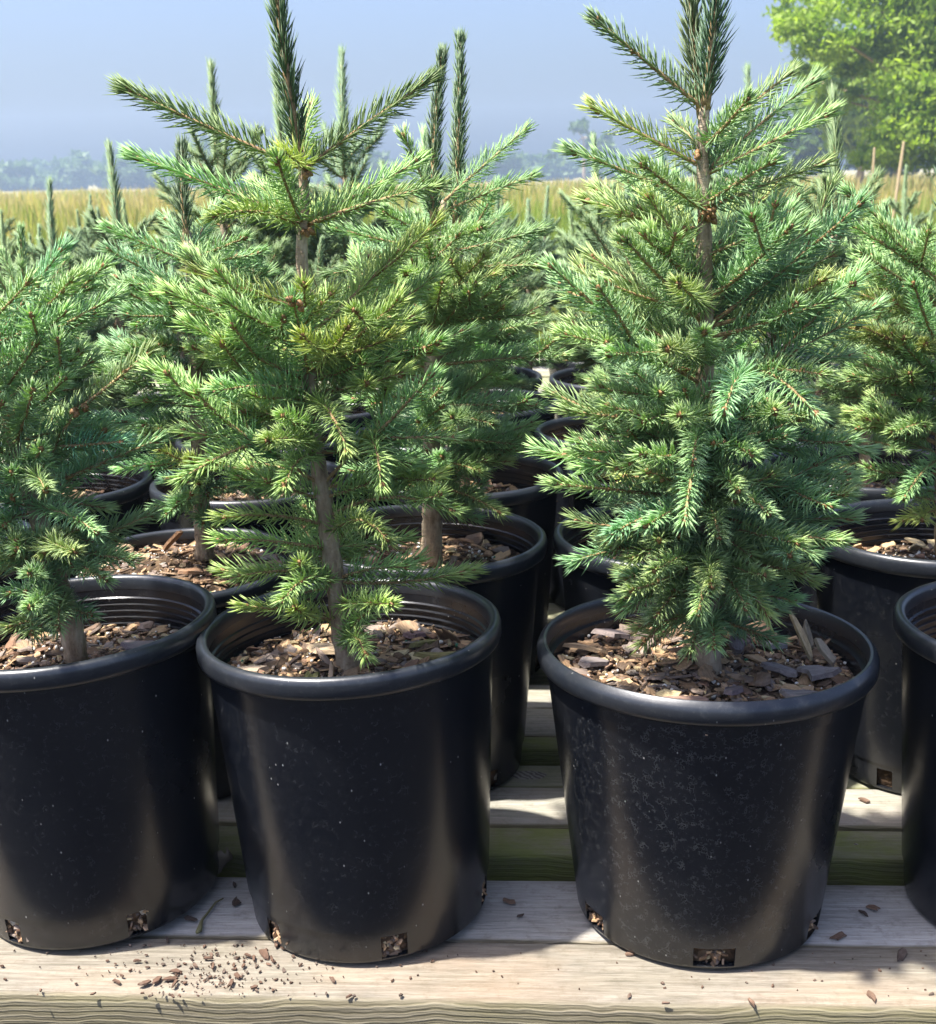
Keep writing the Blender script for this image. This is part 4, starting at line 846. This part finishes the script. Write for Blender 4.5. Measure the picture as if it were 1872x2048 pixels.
# ---- prototypes for the other spruces (copied and turned)
def proto_tree(loc, label, H, seed, color, low, group=None, parts=True):
    rng = np.random.default_rng(seed); t = tree_root(loc, label, group); z0 = np.zeros(3)
    lean = rng.normal(0, .012, 2); tp = np.array([[lean[0] * s, lean[1] * s, H * s] for s in (0, .25, .5, .72, .76)]); Ltop = (.36 if low else .27) * H; zc = (1 - Ltop / H); tp[:, 2] *= zc / .75
    make_trunk(t, z0, tp, [.0105, .0088, .0066, .005, .004], rng, 8)
    def at(z): return np.array([np.interp(z, tp[:, 2], tp[:, k]) for k in range(3)])
    nk = dict(NK); 
    if low: nk = dict(dens=11.5, ln=.0168, wd=.0010)
    group_paths = [[(curve3(at(zc * H), at(zc * H) + [0, .002, Ltop * .5], at(zc * H) + np.array([rng.normal(0, .006), rng.normal(0, .006), Ltop]), 9), .0036, dict(a0=34, a1=16, dens=nk['dens'] * 1.6, ln=.027 if low else .020, up=0, part=0, young=.1))]]
    spec = []
    for zf, L, el, ns in ((.75, .115, .85, 5), (.60, .135, .62, 5), (.47, .145, .42, 6)):
        a = rng.random() * 6.28
        for i in range(ns): spec.append((zf + rng.normal(0, .006), L * (.8 + .35 * rng.random()), el + rng.normal(0, .1), a + 6.283 * i / ns + rng.normal(0, .2)))
    for i in range(30 if not low else 24):
        zf = .07 + .60 * rng.random(); spec.append((zf, np.interp(zf, [.07, .2, .45, .7], [.085, .135, .14, .08]) * (.7 + .5 * rng.random()), np.interp(zf, [.07, .6], [-.05, .5]) + rng.normal(0, .15), rng.random() * 6.28))
    for zf, L, el, az in spec:
        zf *= zc / .75; b = at(zf * H); d = np.array([math.cos(az) * math.cos(el), math.sin(az) * math.cos(el), math.sin(el)]); L *= H / .55; e = b + d * L
        path = curve3(b, (b + e) / 2 + np.array([0, 0, -.05 * L if el > .3 else .08 * L]), e, 8); pl = [(path, .0011 + .006 * L, dict(s0=.1))]
        for sp in side_paths(path, rng, int(L / .04) if zf < .7 else 0, .42): pl.append((sp, .0012, {}))
        group_paths.append(pl)
    cj = lambda: tuple(c * (1 + .07 * rng.normal()) for c in color)
    if parts:
        for pl in group_paths: make_branch(t, z0, pl, rng, cj(), nk, low=low, buds=False)
    else: make_branch(t, z0, [q for pl in group_paths for q in pl], rng, color, nk, low=True, buds=False).name = 'limbs'
    return t
def copy_tree(src, loc, rz, s, label, color, group, jit=None):
    rng = np.random.default_rng(int(abs(loc[0]) * 9973 + loc[1] * 311))
    r = src.copy(); C.objects.link(r); r.location = loc; r.rotation_euler = (rng.normal(0, .03), rng.normal(0, .03), rz); r.scale = (s, s, s); tag(r, label, 'spruce', group)
    for ch in src.children:
        c = ch.copy(); C.objects.link(c); c.parent = r
        for gch in ch.children:
            d = gch.copy(); C.objects.link(d); d.parent = c
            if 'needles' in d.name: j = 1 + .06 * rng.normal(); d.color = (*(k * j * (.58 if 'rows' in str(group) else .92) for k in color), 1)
    return r
SZ = .212
GA, LA = 'spruces of the third row', 'green spruce of the third row, behind the second-row trees'
tints = [(.96, 1.02, .95), (1.05, 1.07, .82), (.90, 1.0, 1.0), (1.0, 1.04, .88)]
p1 = proto_tree((-.007, 1.552, SZ), 'green spruce of the third row hidden behind the spruce with two tall leaders', .44, 1, tints[0], False); p2 = proto_tree((.257, 1.540, SZ), 'green spruce of the third row far behind the dense blue-green spruce', .40, 2, tints[1], False)
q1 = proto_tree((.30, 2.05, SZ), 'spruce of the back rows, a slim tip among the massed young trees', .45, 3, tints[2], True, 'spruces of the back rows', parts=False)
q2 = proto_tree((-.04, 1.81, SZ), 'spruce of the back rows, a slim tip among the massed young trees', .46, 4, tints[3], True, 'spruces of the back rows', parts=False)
rr = random.Random(9)
def cp(src, x, y, tip=None, H0=.44, label=LA, group=GA, rz=None):
    s = ((tip - SZ) / H0) if tip else rr.uniform(.9, 1.1)
    copy_tree(src, (x, y, SZ), rz if rz is not None else rr.random() * 6.28, s, label, rr.choice(tints), group)
cp(p1, .218, 1.257, .60, label='shaded green spruce directly behind the dense blue-green spruce', group=None)
cp(p2, -.60, 1.25, .56, .42, label='green spruce in the second row, left of the reddish bark heap', group=None)

for x, y, s_ in ((.505, 1.545, p1), (-.270, 1.532, p2), (-.535, 1.55, p1)): cp(s_, x, y, rr.uniform(.53, .58), .44 if s_ is p1 else .42, {.505: 'green spruce behind the yellow-green spruce and the ring-footed pot', -.27: 'green spruce right behind the spruce rising from the reddish bark', -.535: 'green spruce in the third row behind the pot left of the reddish bark heap'}[x], None)
LB, GB = 'spruce of the back rows, a slim tip among the massed young trees', 'spruces of the back rows'
named = [(-.575, 2.05, .668, q1), (-.478, 2.6, .828, q2), (-.401, 2.62, .804, q1), (-.236, 2.6, .849, q2), (.297, 2.6, .682, q1), (.689, 3.0, .833, q2), (.526, 1.83, .713, q1)]
named_l = ['slim spruce tip standing alone against the golden meadow by the blue-green tree', 'slim spruce leader against the sky above the left arm of the two-armed spruce', 'slim spruce leader between the left arm and leader of the two-armed spruce', 'slim spruce leader against the sky above the right arm of the two-armed spruce', 'dark spruce tip below the lacy far tree', 'small spruce tip above the right branches of the dense blue-green spruce', 'thick pale spruce leader left of the pair of stakes']
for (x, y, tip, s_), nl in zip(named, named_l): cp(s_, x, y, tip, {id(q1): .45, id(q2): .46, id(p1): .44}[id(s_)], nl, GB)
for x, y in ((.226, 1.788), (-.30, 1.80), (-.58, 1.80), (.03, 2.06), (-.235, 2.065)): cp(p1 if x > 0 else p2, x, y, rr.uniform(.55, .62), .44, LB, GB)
spots = [tuple(o.matrix_world.translation[:2]) for o, _ in rowpots.values()]
def extra(x, y):
    rp('X%.3f' % x, x, y, L4, R4); spots.append((x, y)); kx = 'X%.3f' % x
    make_mulch(*rowpots[kx], .048, 0, 200, 'coarse bark mulch in one of the third-row and back-row pots', int(abs(x) * 999), detail=False, group='bark mulch in the back pots')
for a, b, *_ in named:
    if b < 2.75 and all(math.hypot(a - c, b - d) > .262 for c, d in spots): extra(a, b)
taken = [(a, b) for a, b, *_ in named] + [(.30, 2.05), (.03, 2.06), (-.235, 2.065)]
y = 2.05; row = 0
while y < 4.3:
    half = .40 * y + .1; n = int(2 * half / .25); 
    for i in range(n + 1):
        x = -half + 2 * half * i / n + rr.uniform(-.05, .05); yy = y + rr.uniform(-.05, .05)
        if any(math.hypot(x - a, yy - b) < .14 for a, b in taken): continue
        tipz = rr.uniform(.50, .60) if rr.random() < .85 else rr.uniform(.6, .66)
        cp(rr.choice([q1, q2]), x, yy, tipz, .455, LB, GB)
        if yy < 2.75 and all(math.hypot(x - a, yy - b) > .262 for a, b in spots): extra(x, yy)
    y += .27 + .03 * row; row += 1

# ================================================================== bits lying on the planks
rb = np.random.default_rng(77)
def frag(xd, yd, L, ar, label, group, col, tilt=.06, z=0.0):
    d = P(xd, yd, 1.0) - np.array([0, 0, CAM_H]); p = np.array([0, 0, CAM_H]) + d * (-CAM_H / d[2])
    V, F = chip_geo(rb, L, L * ar * .8, .0013, 9); o = add('bark_fragment', mesh_from('bark_fragment', V, F, M_CHIP, False), color=col)
    m = (Matrix.Rotation(rb.random() * 6.28, 4, 'Z') @ Matrix.Rotation(rb.normal(0, tilt), 4, 'X')); m.translation = (p[0], p[1], .0016 + z); o.matrix_world = m
    return tag(o, label, 'bark', group)
red, drk = (.115, .070, .048), (.07, .05, .04)
for x, y, L in ((345, 1915, .011), (310, 1932, .013), (335, 1930, .013), (285, 1940, .013), (345, 1940, .011), (230, 1935, .009), (455, 1940, .013), (468, 1925, .010), (410, 1890, .010), (420, 1905, .009), (520, 1880, .018), (545, 1862, .012), (535, 1892, .011), (488, 1885, .009), (500, 1890, .008), (560, 1870, .009), (655, 1932, .010), (270, 1895, .008), (240, 1925, .007), (500, 1948, .007), (385, 1905, .008), (480, 1905, .007)):
    frag(x, y, L * .85, .3 + .35 * rb.random(), 'reddish brown bark crumb on the sunlit front plank below the leaning pot', 'bark crumbs on the front plank', red, z=.001 * rb.random())
for x, y, L, t_ in ((1003, 1778, .012, 'brown bark fragment on the grey plank between the two front pots'), (1025, 1806, .006, 'tiny dark bark fragment on the grey plank between the two front pots'), (1720, 1790, .013, 'bark fragment on the grey plank right of the wide squat pot, farther back'), (1700, 1800, .011, 'dark bark fragment in the middle of the grey plank right of the wide squat pot'), (1652, 1845, .015, 'bark fragment at the plank joint right of the wide squat pot'), (1775, 1882, .018, 'long dark sliver of bark on the front plank right of the wide squat pot'), (1715, 1963, .012, 'brown bark fragment near the front edge right of the wide squat pot'), (1240, 1882, .007, 'small tan crumb in front of the wide squat pot foot'), (1310, 1978, .006, 'small crumb near the front edge below the wide squat pot'), (1480, 1976, .011, 'tan bark crumb on the front edge below the wide squat pot'), (375, 1812, .013, 'dark flat bark flake on the grey plank beside the leaning pot'), (465, 1778, .019, 'lumpy dark bark piece on the grey plank beside the tall pot'), (462, 1745, .008, 'small dark bark piece at the back edge of the grey plank beside the tall pot'), (330, 1852, .008, 'dark crumb on the plank joint beside the leaning pot'), (1702, 1578, .012, 'reddish bark flake on the plank behind the wide squat pot')):
    frag(x, y, L, .4 + .3 * rb.random(), t_, None, drk if 'dark' in t_ else (.15, .095, .065))
parts, cols = [], []
for i in range(300):
    if rb.random() < .7: x, y = rb.normal(420, 110), rb.normal(1915, 32)
    else: x, y = rb.random() * 1840, 1870 + 95 * rb.random()
    y = min(max(y, 1862), 1962)
    d = P(x, y, 1.0) - np.array([0, 0, CAM_H]); p = np.array([0, 0, CAM_H]) + d * (-CAM_H / d[2]); L = .0012 + .004 * rb.random() ** 2.5
    V, F = chip_geo(rb, L, L * .6, .0012, 5); V = V @ np.array(rot_from(rb, .3)).T + p + np.array([0, 0, .0006]); parts.append((V, F)); cols.append(np.array(red if rb.random() < .6 else (.12, .09, .07)) * (.6 + .8 * rb.random()))
o = add('bark_dust', tinted('bark_dust', parts, cols, M_BITS), kind='stuff'); tag(o, 'fine reddish bark dust strewn over the front planks', 'bark dust')
# curled dry leaf caught behind the leaning pot, and a limp dry stem on the plank
n = 7; V, F = [], []; a = P(452, 1690, 1.045); 
for i in range(n):
    for j in range(5):
        u, t_ = i / (n - 1), (j - 2) / 2; wdt = .011 * math.sin(math.pi * (0.12 + .8 * u)); V.append((t_ * wdt, .010 * math.cos(2.6 * u) + .004 * t_ * t_, .030 * u + .003 * math.sin(5 * u + 2 * t_)))
for i in range(n - 1):
    for j in range(4): F.append((i * 5 + j, i * 5 + j + 1, (i + 1) * 5 + j + 1, (i + 1) * 5 + j))
me = mesh_from('dry_leaf', V, F, M_DRY); o = add('dry_leaf', me, loc=(-.232, 1.030, .0)); md = o.modifiers.new('thick', 'SOLIDIFY'); md.thickness = .0006; o.rotation_euler = (0, 0, .5)
tag(o, 'curled grey dry leaf standing against the foot of the leaning pot', 'leaf')
pp = []
for x, y in ((440, 1772), (425, 1780), (410, 1800), (398, 1815), (393, 1835), (388, 1840)):
    d = P(x, y, 1.0) - np.array([0, 0, CAM_H]); pp.append(np.array([0, 0, CAM_H]) + d * (-CAM_H / d[2]) + np.array([0, 0, .0018]))
V, F = tube(np.array(pp), [.0006, .0009, .0010, .0012, .0026, .0016], 6); o = add('withered_weed', mesh_from('dry_stem', V, F, mat_plain('dry_stem', (.16, .15, .07), .8, .2)))
tag(o, 'limp greenish dry stem lying on the grey plank beside the leaning pot', 'weed')

# ---- hazy air
hz_ = NB('haze_air'); pv = hz_.n('VolumePrincipled'); pv.inputs['Color'].default_value = (.62, .80, 1.0, 1); pv.inputs['Density'].default_value = 0.0023; pv.inputs['Anisotropy'].default_value = 0.2
hz_.l(pv.outputs[0], hz_.out.inputs['Volume'])
V = [(x, y, z) for z in (GROUND_Z - 1.0, 14.0) for x, y in ((-140, -40), (140, -40), (140, 260), (-140, 260))]
F = [(3, 2, 1, 0), (4, 5, 6, 7), (0, 1, 5, 4), (1, 2, 6, 5), (2, 3, 7, 6), (3, 0, 4, 7)]
ho = add('haze', mesh_from('haze', V, F, hz_.m, False), kind='stuff'); tag(ho, 'pale blue summer haze hanging over the meadow', 'haze')
